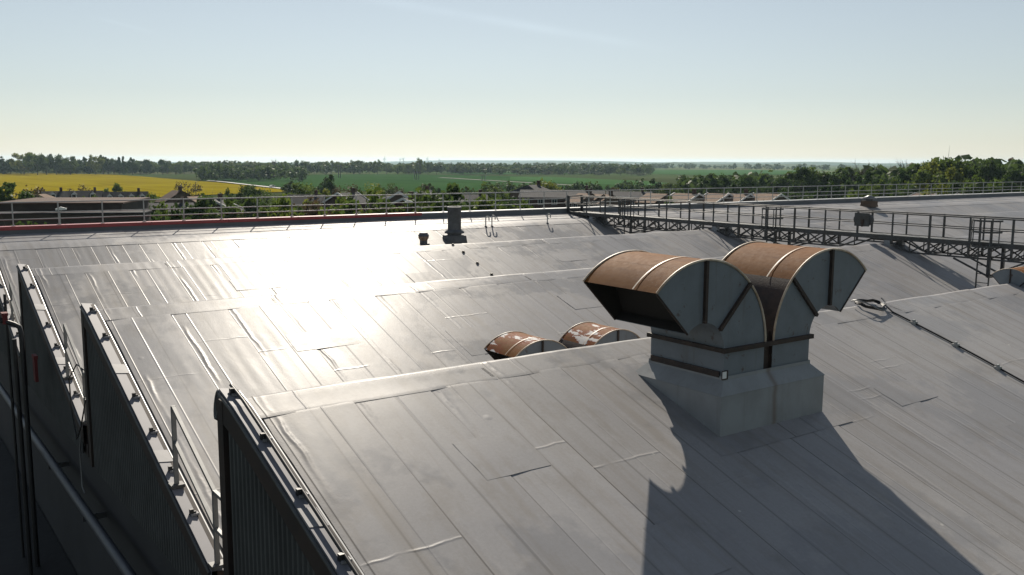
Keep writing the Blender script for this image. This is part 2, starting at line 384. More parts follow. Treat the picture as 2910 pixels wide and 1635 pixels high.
# ------------------------------------------------------------------ factory: geometry constants (measured)
X0 = 3.307; XE = 75.0
YC = [10.147, 17.747, 25.347, 32.947]
ZC = CZ-2.744
TOPW = 1.0
def prof(u):                                  # roof height below crest, u metres down-slope from the crest
    if u < .45: return -.245*u
    return -.11025-.350*(u-.45)
SL = 7.05                                      # slope length on plan
def roofz(x, y):
    for yc in YC:
        if y <= yc+.3: return ZC+prof(max(0, yc-y))
    return ZC
factory = empty('factory_building', (X0, YC[0], 0), 'factory with grey membrane sawtooth roof filling the foreground', 'building')
FO = Vector((X0, YC[0], 0))
rng = random.Random(5)
SW = 1.05
us = [0, .2, .41, .45, .49, .8, 1.3, 2.2, 3.4, 4.8, 6.0, SL]
def sheet_mesh(seed):
    g = random.Random(seed); xs = [0, .07, .3, .6, .9, 1.05, 1.115]
    vs = []; fs = []
    for u in us:
        e = .012*g.uniform(-1, 1)
        for i, x in enumerate(xs):
            lift = .002+.008*x/1.115+(.002*g.uniform(0, 1) if 0 < i < 6 else 0)
            vs.append((x+(e if i in (0, 6) else 0), -u, prof(u)+lift))
    n = len(xs)
    for j in range(len(us)-1):
        for i in range(n-1): fs.append((j*n+i, (j+1)*n+i, (j+1)*n+i+1, j*n+i+1))
    m = MB(); m.add(vs, fs, 0, True)
    # welded edge: small step at the exposed lap
    e = [(vs[j*n+n-1]) for j in range(len(us))]; lo = [(x, y, z-.008) for x, y, z in e]
    m.add(e+lo, [(j, len(us)+j, len(us)+j+1, j+1) for j in range(len(us)-1)], 0)
    return m.mesh('membrane_sheet', M['mem'])
SHEETS = [sheet_mesh(i) for i in range(6)]
def cap_mesh(seed, L):
    g = random.Random(seed); m = MB(); pr = [-.05, 0, .05, .14, .41, .47]; n = 7
    vs = []
    for i in range(n):
        x = L*i/(n-1); e = g.uniform(-.02, .02)
        for j, u in enumerate(pr):
            z = (prof(max(u, 0)) if u >= 0 else -.06)+.0150+(.018 if j in (1, 2) else 0)*g.uniform(.3, 1.2)
            vs.append((x, -(u+(e if j == 5 else 0)), z-(.008 if j == 5 else 0)))
    k = len(pr)
    m.add(vs, [(i*k+j, i*k+j+1, (i+1)*k+j+1, (i+1)*k+j) for i in range(n-1) for j in range(k-1)], 0, True)
    return m.mesh('ridge_capping', M['mem'])
CAPS = [cap_mesh(i, 3.22) for i in range(5)]
for b, yc in enumerate(YC):
    last = b == 3
    m = MB(); poly = [(yc-u, ZC+prof(u)-.03) for u in us]
    if not last: poly = [(yc+.16, ZC-2.45), (yc+.16, ZC-.05)]+poly+[(yc-SL-.02, ZC-2.9), (yc+.16, ZC-2.9)]
    else: poly = [(yc+1.75, ZC-2.9), (yc+1.75, ZC+.18)]+poly+[(yc-SL-.02, ZC-2.9)]
    m.prism(poly[::-1], 'x', X0+.10, XE)
    bay = m.build('roof_bay', M['deck'], factory, FO, (0,0,0))
    n = int((XE-X0-.3)/SW)
    for i in range(n):
        o = inst('membrane_sheet', rng.choice(SHEETS), bay, (X0+.24+i*SW-FO.x, yc-FO.y, ZC-FO.z))
    x = X0+.22
    while x < XE-3.2 and not last:
        inst('ridge_capping', rng.choice(CAPS), bay, (x-FO.x, yc-FO.y, ZC-FO.z)); x += 3.17
    if last:                                     # shallow strip rising to the parapet
        fs_ = []
        for i in range(int((XE-X0-.3)/2.1)):
            g = MB(); xa = X0+.24+i*2.1
            rows = [(-.5, prof(.5)+.013), (-.25, prof(.25)+.014), (0, .015), (.4, .055), (1.62, .222)]
            g.add([(xa+dx, yc+dy, ZC+dz+(.006 if dx else 0)) for dy, dz in rows for dx in (0, 2.14)], [(2*q, 2*q+1, 2*q+3, 2*q+2) for q in range(4)], 0, True)
            g.build('upper_strip_sheet', M['mem'], bay, FO, (0,0,0))
    if not last:                                 # gutter behind the crest
        g = MB(); g.box((X0+.1, yc+.17, ZC-2.50), (XE, yc+.54, ZC-2.42)); g.build('valley_gutter', M['deck'], bay, FO, (0,0,0))
# rectangular repair patches welded on the slopes
pg = random.Random(31)
for (bi, px_, u0, pw, pl) in ((0, 5.4, 1.5, .9, .7), (0, 12.6, 2.2, 1.0, .5), (0, 13.9, 3.6, .6, .9), (0, 6.6, 3.4, .5, .8), (1, 6.4, 1.6, 1.3, .6), (1, 9.6, 2.1, 1.5, 1.0), (1, 13.2, 1.2, .9, .7), (1, 16.5, 2.4, .8, .5),
                       (2, 8.0, 1.4, 1.2, .6), (2, 13.1, 1.8, .9, 1.1), (2, 19.0, 1.2, 1.1, .6), (3, 10.0, 1.2, 1.4, .7), (3, 17.2, 1.5, 1.0, .6)):
    g = MB(); vs = []
    for j in range(4):
        u = u0+pl*j/3; y = YC[bi]-u
        for i in range(4):
            vs.append((px_+pw*i/3+pg.uniform(-.01, .01), y+pg.uniform(-.008, .008), ZC+prof(u)+.0125+(.004*pg.random() if 0 < i < 3 and 0 < j < 3 else 0)))
    g.add(vs, [(j*4+i, (j+1)*4+i, (j+1)*4+i+1, j*4+i+1) for j in range(3) for i in range(3)], 0, True)
    g.build('membrane_patch', M['mem'], [c for c in factory.children if c.name.startswith('roof_bay')][bi], FO, (0,0,0))
# main walls below the roof, parapet at the far side
m = MB(); m.box((X0+.12, YC[0]-SL-.3, 0), (XE, YC[3]+1.70, ZC-2.91)); m.build('lower_wall', M['wallk'], factory, FO, (0,0,0))
PY = 34.70; PZ = CZ-2.27
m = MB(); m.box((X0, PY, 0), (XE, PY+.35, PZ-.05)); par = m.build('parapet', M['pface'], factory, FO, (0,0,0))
x = X0-.1
XR = 20.0
while x < XE:
    L = 1.41*2
    red = x+L < XR+.4
    g = MB(); g.box((x, PY-.06, PZ-.05), (x+L-.012, PY+.41, PZ+(0 if red else -.012)))
    if red: g.box((x, PY-.075, PZ-.12), (x+L-.012, PY-.005, PZ-.02))
    g.build('coping_length', M['red'] if red else M['white'], par, FO, (0,0,0)); x += L
# ------------------------------------------------------------------ gable ends
def gable(yc, first=False):
    uE = 6.95
    uu = [0, .4, .8, 2, 3.5, 5, 6.2, uE]
    top = lambda u: ZC+.15+prof(u)-.0
    m = MB(); poly = [(yc+.17, ZC-2.9), (yc+.17, top(0)-.12)]+[(yc-u, top(u)-.02) for u in uu]+[(yc-uE, ZC-2.9)]
    m.prism(poly[::-1], 'x', X0+.02, X0+.14)
    gw = m.build('gable_wall', M['frame'], factory, FO, (0,0,0))
    # corrugated cladding, rib by rib in one sheet
    m = MB(); p = .085; y = yc-.12; vs = []; i = 0
    while y > yc-uE+.2:
        u = yc-y; dep = (0, .03, .03, 0)[i % 4]
        zt = top(u)-.42
        vs += [(X0-.002-dep, y, ZC-2.88), (X0-.002-dep, y, max(zt, ZC-2.87))]
        y -= (.018, .045, .018, .045)[i % 4]; i += 1
    m.add(vs, [(2*j, 2*j+1, 2*j+3, 2*j+2) for j in range(len(vs)//2-1)])
    m.build('cladding_sheet', M['clad'], gw, FO, (0,0,0))
    # rusted edge framing: sloping board and corner post
    m = MB()
    for a, c in zip(uu, uu[1:]):
        m.add([(X0-.045, yc-a, top(a)-.40), (X0-.045, yc-c, top(c)-.40), (X0-.045, yc-c, top(c)-.03), (X0-.045, yc-a, top(a)-.03),
               (X0+.02, yc-a, top(a)-.40), (X0+.02, yc-c, top(c)-.40)], [(0,1,2,3),(0,4,5,1)])
    m.build('edge_board', M['frame'], gw, FO, (0,0,0))
    m = MB(); m.box((X0-.05, yc+.0, ZC-2.9), (X0+.06, yc+.19, top(0)-.13)); m.build('corner_post', M['frame'], gw, FO, (0,0,0))
    # capping in lengths, with joints and clips
    u = -.05
    while u < uE:
        v = min(u+2.35, uE+.1); m = MB()
        us2 = [u]+[q for q in (.4, .8, 2, 3.5, 5) if u < q < v]+[v-.008]
        pts = [(yc-q, ZC+.15+prof(max(q, 0))+(0 if q >= 0 else .012)) for q in us2]
        for (y0, z0), (y1, z1) in zip(pts, pts[1:]):
            xa, xb = X0-.06, X0+.125
            m.add([(xa,y0,z0),(xb,y0,z0-.025),(xb,y1,z1-.025),(xa,y1,z1),(xa,y0,z0-.09),(xa,y1,z1-.09),(xb,y0,z0-.09),(xb,y1,z1-.09)],
                  [(0,1,2,3),(0,3,5,4),(1,6,7,2)])
        m.add([(X0-.06,pts[0][0],pts[0][1]),(X0+.125,pts[0][0],pts[0][1]-.025),(X0+.125,pts[0][0],pts[0][1]-.09),(X0-.06,pts[0][0],pts[0][1]-.09)], [(0,1,2,3)])
        m.build('capping_length', M['cap'], gw, FO, (0,0,0))
        if v < uE-.3:
            z = ZC+.15+prof(v); mm = MB(); mm.add([(X0-.065,yc-v+.14,z+.055),(X0+.135,yc-v+.14,z+.028),(X0+.135,yc-v-.14,z-.065),(X0-.065,yc-v-.14,z-.04),
                (X0-.065,yc-v+.14,z-.04),(X0-.065,yc-v-.14,z-.13)], [(0,1,2,3),(0,3,5,4)])
            mm.build('joint_plate', M['capj'], gw, FO, (0,0,0))
        u += 2.35
    # drip rail along the outer edge
    m = MB(); m.tube([(X0-.072, yc-q, ZC+.15+prof(q)-.05) for q in uu], .028, 5); m.build('outer_rail', M['steel'], gw, FO, (0,0,0))
    u = .12 if first else .35; i = 0
    while u < uE-.2:
        z = ZC+.16+prof(u)
        if abs(u-2.35) > .15 and abs(u-4.7) > .15:
            mm = MB(); mm.box((X0+.015, yc-u-.045, z-.03), (X0+.115, yc-u+.04, z-.001), 1)
            mm.box((X0+.005, yc-u-.025, z-.01), (X0+.055, yc-u+.025, z+.055), 0); mm.box((X0+.055, yc-u-.015, z-.01), (X0+.09, yc-u+.015, z+.02), 0)
            mm.build('clip', [M['black'], M['capj']], gw, FO, (0,0,0))
        u += .93; i += 1
    m = MB(); m.tube([(X0+.15, yc-q, ZC+.10+prof(q)) for q in uu], .022, 6); m.build('edge_roll', M['white'], gw, FO, (0,0,0))  # white colour paints the brightness of the lit membrane edge
    if first:
        m = MB(); m.tube([(X0+.06, yc-q, ZC+.195+prof(max(q,0))) for q in [0]+uu[1:]], .022, 5); m.build('conduit', M['black'], gw, FO, (0,0,0))
        m = MB(); pts = []
        for i in range(15):
            t = 2*math.pi*i/14; pts.append((X0-.02+.02*math.sin(t), yc+.24+.065*math.cos(t), ZC-.08+.16*math.sin(t)))
        m.tube(pts, .026, 6); m.build('lifting_ring', M['steel'], gw, FO, (0,0,0))
    return gw
for i, yc in enumerate(YC): gable(yc, i == 0)
# ------------------------------------------------------------------ guard rails in the valleys at the gable edge
lab = ['galvanised guard rail stepping down behind the nearest gable end', 'galvanised guard rail between the two farther gable ends',
       'galvanised guard rail beside the pipes at the left edge of the photo']
for b in range(3):
    dy = 7.6*b; org = Vector((X0+.1, 12.42+dy, CZ-4.36))
    rl = empty('valley_guard_rail', org, lab[b], 'guard rail', 'guard rails at the gable valleys')
    xa = X0+.02
    def P(y, z): return (xa, y+dy, CZ+z)
    for (y, zb, zt) in ((12.42, -4.42, -3.30), (10.78, -4.95, -3.985)):
        m = MB(); m.bar(P(y, zb), P(y, zt), .055, .055); po = m.build('post', M['galv'], rl, org, (0,0,0))
        m = MB(); m.box((xa-.09, y+dy-.08, CZ+zb-.01), (xa+.09, y+dy+.08, CZ+zb+.035)); m.build('base_plate', M['steel'], po, org, (0,0,0))
    for k, dz in (('top_rail', 0), ('mid_rail', -.47)):
        m = MB(); m.bar(P(12.43, -3.31+dz), P(10.78, -4.0+dz), .045, .045); m.bar(P(10.78, -4.0+dz), P(10.345, -4.0+dz), .045, .045)
        m.build(k, M['galv'], rl, org, (0,0,0))
# ------------------------------------------------------------------ guard rail on the far parapet
org = Vector((4.42, PY+.17, PZ))
gr = empty('parapet_guard_rail', org, 'long galvanised three-bar guard rail on the far parapet', 'guard rail')
pm = MB(); pm.tube([(0,0,0),(0,0,.79)], .024, 6); pm.box((-.05,-.05,-.0),(.05,.05,.03)); pme = pm.mesh('post', M['galvd'])
x = 4.42-1.41; k = 0
while x < XE-.5:
    inst('post', pme, gr, (x-org.x, 0, 0), (R(rng.uniform(-.6,.6)), R(rng.uniform(-.8,.8)), 0)); x += 1.41; k += 1
for z, r in ((.79, .025), (.44, .021), (.22, .021)):
    m = MB(); m.tube([(X0, org.y, PZ+z), (XE, org.y, PZ+z)], r, 6); m.build('rail', M['galvd'], gr, org, (0,0,0))
# ------------------------------------------------------------------ ventilation cowls
def cowl_profile(Rr, a): return [(Rr*math.cos(t), Rr*math.sin(t)) for t in a]
def make_cowl(root, org, cx, sgn, front, depth, ringz, basez, s, paint=False):
    """one bent duct. local axes: x along the pair, y depth; sgn -1 mouth to -x"""
    Ro, Ri = 1.205*s, .405*s; N = 28
    ang = [R(135)*i/N for i in range(N+1)]
    X = lambda r, t: cx - sgn*(r*math.cos(t)) ; Z = lambda r, t: ringz+r*math.sin(t)
    y0, y1 = front, front+depth
    def P(r, t, y): return (X(r, t), y, Z(r, t))
    def sheet(a0, a1, n):
        m = MB(); vs = []
        for i in range(n+1):
            t = R(a0+(a1-a0)*i/n); vs += [P(Ro, t, y0-.012), P(Ro, t, y1+.012)]
        return m.add(vs, [(2*i, 2*i+1, 2*i+3, 2*i+2) for i in range(n)], 0, True)
    xs = X(Ro, 0)
    skin = sheet(44, 135, 22).build('cowl_duct', M['rustp'] if paint else M['rust'], root, org, (0,0,0))
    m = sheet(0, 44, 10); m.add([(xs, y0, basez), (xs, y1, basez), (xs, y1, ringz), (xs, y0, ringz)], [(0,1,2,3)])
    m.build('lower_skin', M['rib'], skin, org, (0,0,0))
    # inner throat, back side and inside
    m = MB(); vs = []
    for t in ang: vs += [P(Ri, t, y0), P(Ri, t, y1)]
    m.add(vs, [(2*i, 2*i+1, 2*i+3, 2*i+2) for i in range(N)], 0, True)
    xi = X(Ri, 0); m.add([(xi, y0, basez), (xi, y1, basez), (xi, y1, ringz), (xi, y0, ringz)], [(0,1,2,3)])
    m.build('throat_sheet', M['panel'], skin, org, (0,0,0))
    for yy, nm in ((y0, 0), (y1, 1)):
        for a0, a1 in ((0, 45), (45, 90), (90, 135)):
            m = MB(); n = 8; vs = []
            for i in range(n+1):
                t = R(a0+(a1-a0)*i/n); vs += [P(Ri, t, yy), P(Ro, t, yy)]
            m.add(vs, [(2*i, 2*i+1, 2*i+3, 2*i+2) for i in range(n)], 0); m.build('side_panel', M['panel'], skin, org, (0,0,0))
        m = MB(); m.add([(xi, yy, basez), (xs, yy, basez), (xs, yy, ringz), (xi, yy, ringz)], [(0,1,2,3)]); m.build('shaft_panel', M['panel'], skin, org, (0,0,0))
        off = -.02*s if nm == 0 else .02*s
        for a in (45, 90):
            m = MB(); m.bar(P(Ri, R(a), yy+off), P(Ro, R(a), yy+off), .045*s, .05*s, (0,1,0)); m.build('rib', M['rib'], skin, org, (0,0,0))
        m = MB(); m.tube([P(Ro+.004, t, yy+off*.6) for t in ang], .016*s, 5); m.build('edge_bead', M['lip'], skin, org, (0,0,0))
        m = MB(); m.tube([P(Ro-.01, R(135), yy), P(Ri, R(135), yy)], .015*s, 5); m.build('mouth_edge', M['rib'], skin, org, (0,0,0))
    # seam band over the barrel, near-black inner box painting the duct's shade
    m = MB(); vs = []; yb = y0+depth*.3
    for t in ang[9:]: vs += [P(Ro+.012, t, yb-.011*s), P(Ro+.012, t, yb+.011*s)]
    m.add(vs, [(2*i, 2*i+1, 2*i+3, 2*i+2) for i in range(N-9)], 0, True); m.build('seam_band', M['lip'], skin, org, (0,0,0))
    m = MB(); t = R(112); m.add([P(Ri, t, y0), P(Ro, t, y0), P(Ro, t, y1), P(Ri, t, y1)], [(0,1,2,3)]); m.build('mouth_shade_sheet', M['dark'], skin, org, (0,0,0))
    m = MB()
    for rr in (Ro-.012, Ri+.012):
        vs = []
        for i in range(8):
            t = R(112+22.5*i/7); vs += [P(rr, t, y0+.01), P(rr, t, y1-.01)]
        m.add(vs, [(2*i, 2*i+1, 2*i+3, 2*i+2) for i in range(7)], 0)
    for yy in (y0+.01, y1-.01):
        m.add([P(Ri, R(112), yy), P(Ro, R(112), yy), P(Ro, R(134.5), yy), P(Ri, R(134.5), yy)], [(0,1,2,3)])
    m.build('mouth_shade_lining', M['dark'], skin, org, (0,0,0))
def twin_cowl(name, label, c, s, front, gap, ringz, basez, group, paint=False, curb=None):
    """c: (centre x of pair) ; gap between the two shafts"""
    depth = 1.34*s; Ro, Ri = 1.205*s, .405*s
    org = Vector((c, front+depth/2, basez)); root = empty(name, org, label, 'ventilation cowl', group)
    cl, crr = c-gap/2-Ro, c+gap/2+Ro
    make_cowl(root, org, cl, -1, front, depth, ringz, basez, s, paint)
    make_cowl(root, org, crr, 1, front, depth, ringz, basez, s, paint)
    xa, xb = c-gap/2-(Ro-Ri), c+gap/2+(Ro-Ri)
    f = .045*s
    for a, b, nm in (((xa-f, front-f, ringz-.03*s), (xb+f, front, ringz+.03*s), 0), ((xa-f, front+depth, ringz-.03*s), (xb+f, front+depth+f, ringz+.03*s), 0),
                 ((xa-f, front+.002, ringz-.028*s), (xa, front+depth-.002, ringz+.028*s), 0), ((xb, front+.002, ringz-.028*s), (xb+f, front+depth-.002, ringz+.028*s), 0)):
        m = MB(); m.box(a, b); m.build('flange', M['rib'], root, org, (0,0,0))
    m = MB(); m.box((c-gap/2+.004, front+.05*s, basez), (c+gap/2-.004, front+depth-.03, ringz+.15*s)); m.build('gap_filler', M['rib'], root, org, (0,0,0))  # dark rusty strip, with the gap's shade put into its colour
    return root, org, xa, xb, front, depth
# the large pair on the nearest slope
c0 = (9.868+10.041)/2
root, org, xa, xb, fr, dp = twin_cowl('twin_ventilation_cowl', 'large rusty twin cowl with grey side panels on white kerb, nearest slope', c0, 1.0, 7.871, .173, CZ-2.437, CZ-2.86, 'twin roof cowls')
# flashed kerb
kx0, kx1, ky0, ky1, kz = 8.883, 11.03, 7.731, 9.36, CZ-3.0
m = MB()
b00 = roofz(0, ky0)-.02; b01 = roofz(0, ky1)-.02; sh = CZ-2.83
m.add([(kx0,ky0,b00),(kx1,ky0,b00),(kx1,ky1,b01),(kx0,ky1,b01),(kx0,ky0,kz),(kx1,ky0,kz),(kx1,ky1,kz),(kx0,ky1,kz)],
      [(0,1,5,4),(1,2,6,5),(2,3,7,6),(3,0,4,7)])
kerb = m.build('kerb_upstand', M['kerb'], root, org, (0,0,0))
m = MB(); g = .012
m.add([(kx0-.012,ky0-.012,kz-.10),(kx1+.012,ky0-.012,kz-.10),(kx1+.012,ky1+.012,kz-.10),(kx0-.012,ky1+.012,kz-.10)], [])
m.v = []
ring = [[(kx0-g,ky0-g,kz+.004),(kx1+g,ky0-g,kz+.004),(kx1+g,ky1+g,kz+.004),(kx0-g,ky1+g,kz+.004)],
        [(xa-.02,fr-.02,sh),(xb+.02,fr-.02,sh),(xb+.02,fr+dp+.02,sh),(xa-.02,fr+dp+.02,sh)],
        [(xa-.018,fr-.018,sh+.05),(xb+.018,fr-.018,sh+.05),(xb+.018,fr+dp+.018,sh+.05),(xa-.018,fr+dp+.018,sh+.05)]]
m.add(sum(ring, []), [(j*4+i, j*4+(i+1)%4, (j+1)*4+(i+1)%4, (j+1)*4+i) for j in range(2) for i in range(4)])
m.build('flashing_skirt', M['kerb'], root, org, (0,0,0))
m = MB(); m.box((xa-.03, fr+.05, CZ-2.80), (xa-.012, fr+dp*.98, CZ-2.72)); m.box((xa-.045, fr-.03, CZ-2.82), (xa+.06, fr-.012, CZ-2.70))
m.build('side_rail', M['rib'], root, org, (0,0,0))
m = MB(); m.box((xa-.05, fr-.035, CZ-2.80), (xa+.025, fr-.0315, CZ-2.71)); m.build('label_plate', M['wpaint'], root, org, (0,0,0))
# apron: square patch of membrane welded round the kerb
m = MB(); ax0, ax1, ay0, ay1 = kx0-.3, kx1+.28, ky0-.32, ky1+.15; vs = []
for i in range(2):
    for y in (ay0, (ay0+ay1)/2, ay1): vs.append(((ax0, ax1)[i], y, roofz(0, y)+.013))
m.add(vs, [(0,3,4,1),(1,4,5,2)]); m.build('kerb_apron', M['mem'], root, org, (0,0,0))
# smaller pair down in the next valley, rusted with flaking white paint
s2 = .68
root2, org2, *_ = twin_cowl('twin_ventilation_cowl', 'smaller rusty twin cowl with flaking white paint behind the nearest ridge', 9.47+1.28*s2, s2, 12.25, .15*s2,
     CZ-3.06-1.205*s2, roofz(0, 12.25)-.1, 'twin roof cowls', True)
# ------------------------------------------------------------------ rotated cowl at the right edge
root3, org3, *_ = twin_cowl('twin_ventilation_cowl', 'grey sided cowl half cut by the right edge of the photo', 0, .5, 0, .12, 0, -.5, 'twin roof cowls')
root3.rotation_euler = (0, 0, R(-90)); root3.location = (21.64, 9.52, CZ-3.5)
# ------------------------------------------------------------------ flue, roof vents, goosenecks, clips, cable
fx, fy = 19.70, 31.33; zb = roofz(fx, fy)
fl = empty('flue_stack', (fx, fy, zb-.1), 'dark sooty cylindrical flue stack standing on the far roof slope', 'flue')
m = MB(); m.lathe((0,0,0), [(.285,.0),(.285,.45),(.27,.5),(.275,1.42),(.292,1.43),(.292,1.5),(.24,1.51),(.24,1.3)], 20); m.build('stack', M['flue'], fl)
m = MB(); m.lathe((0,0,0), [(.29,.42),(.40,.45),(.40,.50),(.30,.58)], 20, capt=False); m.build('collar', M['flue'], fl)
m = MB(); m.prism([(-.42,-.1),(.42,-.1),(.33,.36),(-.33,.36)], 'y', -.36, .36); m.build('base_block', M['flue'], fl)
vx, vy = 18.23, 31.27; zb = roofz(vx, vy)
vt = empty('roof_vent', (vx, vy, zb-.05), 'small octagonal roof vent with brass mesh beside the flue stack', 'roof vent')
m = MB(); m.lathe((0,0,0), [(.15,0),(.15,.22)], 8, sm=False); m.build('neck', M['flue'], vt)
m = MB(); m.lathe((0,0,0), [(.15,.20),(.205,.30),(.21,.36)], 8, sm=False, capt=False); m.build('mesh_band', M['amber'], vt)
m = MB(); m.lathe((0,0,0), [(.215,.355),(.215,.40),(.15,.50)], 8, sm=False); m.build('cap', M['flue'], vt)
m = MB(); m.prism([(-.2,-.1),(.2,-.1),(.16,.08),(-.16,.08)], 'y', -.18, .18); m.build('base', M['flue'], vt)
vx, vy = 50.8, 33.05; zb = ZC+.03
vt = empty('roof_vent', (vx, vy, zb), 'small roof vent with conical rain hat beyond the walkway', 'roof vent')
m = MB(); m.prism([(-.42,-.02),(.42,-.02),(.34,.16),(.34,.34),(-.34,.34),(-.34,.16)], 'y', -.36, .36); m.build('base', M['housew'], vt)
m = MB(); m.lathe((0,0,0), [(.2,.33),(.2,.5)], 12); m.build('neck', M['flue'], vt)
m = MB(); m.lathe((0,0,0), [(.44,.46),(.46,.50),(.06,.68)], 14); m.build('rain_hat', M['galv'], vt)
for i, (gx, gy, h, lb) in enumerate(((22.05, 32.55, .47, 'left of the two paired gooseneck pipes near the far ridge'), (22.37, 32.55, .50, 'right of the two paired gooseneck pipes near the far ridge'),
                         (25.45, 32.62, .46, 'single gooseneck pipe close to the far end of the walkway'))):
    zb = roofz(gx, gy); gp_ = empty('gooseneck_pipe', (gx, gy, zb), lb, 'vent pipe', 'gooseneck vent pipes')
    pts = [(0,0,-.02),(0,0,h-.1)]+[(.085-.085*math.cos(t), 0, h-.1+.085*math.sin(t)) for t in [R(a) for a in range(20, 181, 20)]]+[(.17,0,h-.2)]
    m = MB(); m.tube(pts, .027, 7); m.build('pipe', M['galvd'], gp_)
    m = MB(); m.lathe((0,0,0), [(.07,-.03),(.07,.02),(.035,.05)], 10); m.build('weather_collar', M['steel'], gp_)
for i, y in enumerate((25.28, 24.65, 23.84, 23.05)):
    zb = roofz(15.83, y); o_ = Vector((15.83, y, zb))
    ordn = ('highest', 'second highest', 'second lowest', 'lowest')[i]
    root = empty('conductor_clip', o_, ordn+' of the black lightning conductor clips on the roof seam', 'clip', 'conductor clips on the roof')
    m = MB(); m.box((-.045,-.04,.0),(.045,.04,.025)); m.box((-.03,-.028,.025),(.03,.028,.065)); m.build('block', M['black'], root)
# cable with coil
def rz(x, y, e=.03): return roofz(x, y)+e
m = MB(); pts = []
cxx, cyy = 15.66, 10.03
for i in range(60):
    t = i*.42; rr = .27+.03*math.sin(i*1.3)
    yy = cyy+rr*math.sin(t)*.95; xx = cxx+rr*math.cos(t)
    pts.append((xx, yy, max(rz(xx, min(yy, 10.14)), 0)+.04+.045*(i/60)+.01*math.sin(i*2.1)))
yy = pts[-1][1]
pts += [(15.9, 9.72, rz(0, 9.72))]
y = 9.5
while y > 2.9:
    pts.append((15.92+.03*math.sin(y*1.7), y, rz(0, y, .032))); y -= .35
m.tube(pts, .016, 6)
cbo = m.build('coiled_cable', M['black'], None, Vector((15.66, 10.03, ZC)))
tag(cbo, 'black cable coiled on the nearest ridge and running down the slope', 'cable')
for y in (9.29, 8.47, 7.70, 6.9, 6.1):
    m = MB(); m.box((15.87, y-.05, rz(0,y,-.03)), (15.97, y+.05, rz(0,y,.055))); m.box((15.89, y-.02, rz(0,y,.055)), (15.95, y+.02, rz(0,y,.09)))
    m.build('cable_clamp', M['galvd'], cbo, Vector((15.66, 10.03, ZC)), (0,0,0))
m = MB(); pts = []
for i in range(22):
    t = R(160+i*9); pts.append((15.62+.36*math.cos(t), 10.08+.34*math.sin(t), rz(0, min(10.14, 10.08+.34*math.sin(t)))+.10+.06*math.sin(i*.35)))
m.tube(pts, .013, 5); m.build('loose_loop', M['galv'], cbo, Vector((15.66, 10.03, ZC)), (0,0,0))
# ------------------------------------------------------------------ maintenance walkway
WX, WF = 28.2, 29.05
WY = [12.19-1.31*2+1.31*i for i in range(20)]            # post stations
org = Vector((WX, WY[0], CZ-2.58))
wk = empty('roof_walkway', org, 'dark steel lattice walkway with handrails crossing the roof ridges', 'walkway')
def W(m, name, mat='steel', par=wk): return m.build(name, M[mat], par, org, (0,0,0))
ya, yb = WY[0]-.2, 34.55
m = MB(); m.box((WX+.06, ya, CZ-2.475), (WF-.06, yb, CZ-2.45)); deck = W(m, 'deck', 'grate')
for x in (WX, WF):
    m = MB(); m.box((x-.03, ya, CZ-2.58), (x+.03, yb, CZ-2.43)); W(m, 'deck_beam')
    for z, r in ((-1.70, .024), (-2.06, .019)):
        m = MB(); m.tube([(x, ya, CZ+z), (x, yb, CZ+z)], r, 6); W(m, 'handrail')
    for i, y in enumerate(WY):
        m = MB(); m.bar((x, y, CZ-2.43), (x, y, CZ-1.68), .055 if i % 2 else .042, .055 if i % 2 else .042)
        p = W(m, 'post')
# lattice under the deck: shallow over the crests, V-shaped hangers in the valleys
def chord(y):
    for yc in YC:
        if abs(y-(yc+.15)) < .85: return -2.68
    return -2.95
for x in (WX, WF):
    for i, (y0, y1) in enumerate(zip(WY, WY[1:])):
        mid = (y0+y1)/2
        za, zbm, zc_ = chord(y0), chord(mid), chord(y1)
        m = MB(); m.bar((x, y0, CZ+za), (x, mid, CZ+zbm), .05, .05); m.bar((x, mid, CZ+zbm), (x, y1, CZ+zc_), .05, .05); W(m, 'bottom_chord')
        m = MB(); m.bar((x, y0, CZ-2.58), (x, y0, CZ+za), .06, .06); W(m, 'hanger')
        if za < -2.9 and zbm < -2.9:
            m = MB(); m.bar((x, y0, CZ+za), (x, mid, CZ-2.56), .038, .038); W(m, 'diagonal')
            m = MB(); m.bar((x+.02, y0, CZ-2.58), (x+.02, mid, CZ+zbm), .038, .038); W(m, 'diagonal')
        if zbm < -2.9 and zc_ < -2.9:
            m = MB(); m.bar((x, mid, CZ-2.56), (x, y1, CZ+zc_), .038, .038); W(m, 'diagonal')
        m = MB(); m.bar((x, mid, CZ-2.58), (x, mid, CZ+zbm), .03, .03); W(m, 'hanger')
for y in WY:
    if chord(y) < -2.9:
        m = MB(); m.bar((WX, y, CZ-2.95), (WF, y, CZ-2.95), .04, .04); m.bar((WX, y, CZ-2.95), (WF, y, CZ-2.58), .03, .03); W(m, 'cross_brace')
for yc in YC:                                              # stub feet on the ridges
    for x in (WX+.05, WF-.05):
        m = MB(); m.box((x-.1, yc-.28, roofz(0, yc-.1)-.1), (x+.1, yc-.06, CZ-2.60)); W(m, 'ridge_foot', 'para')
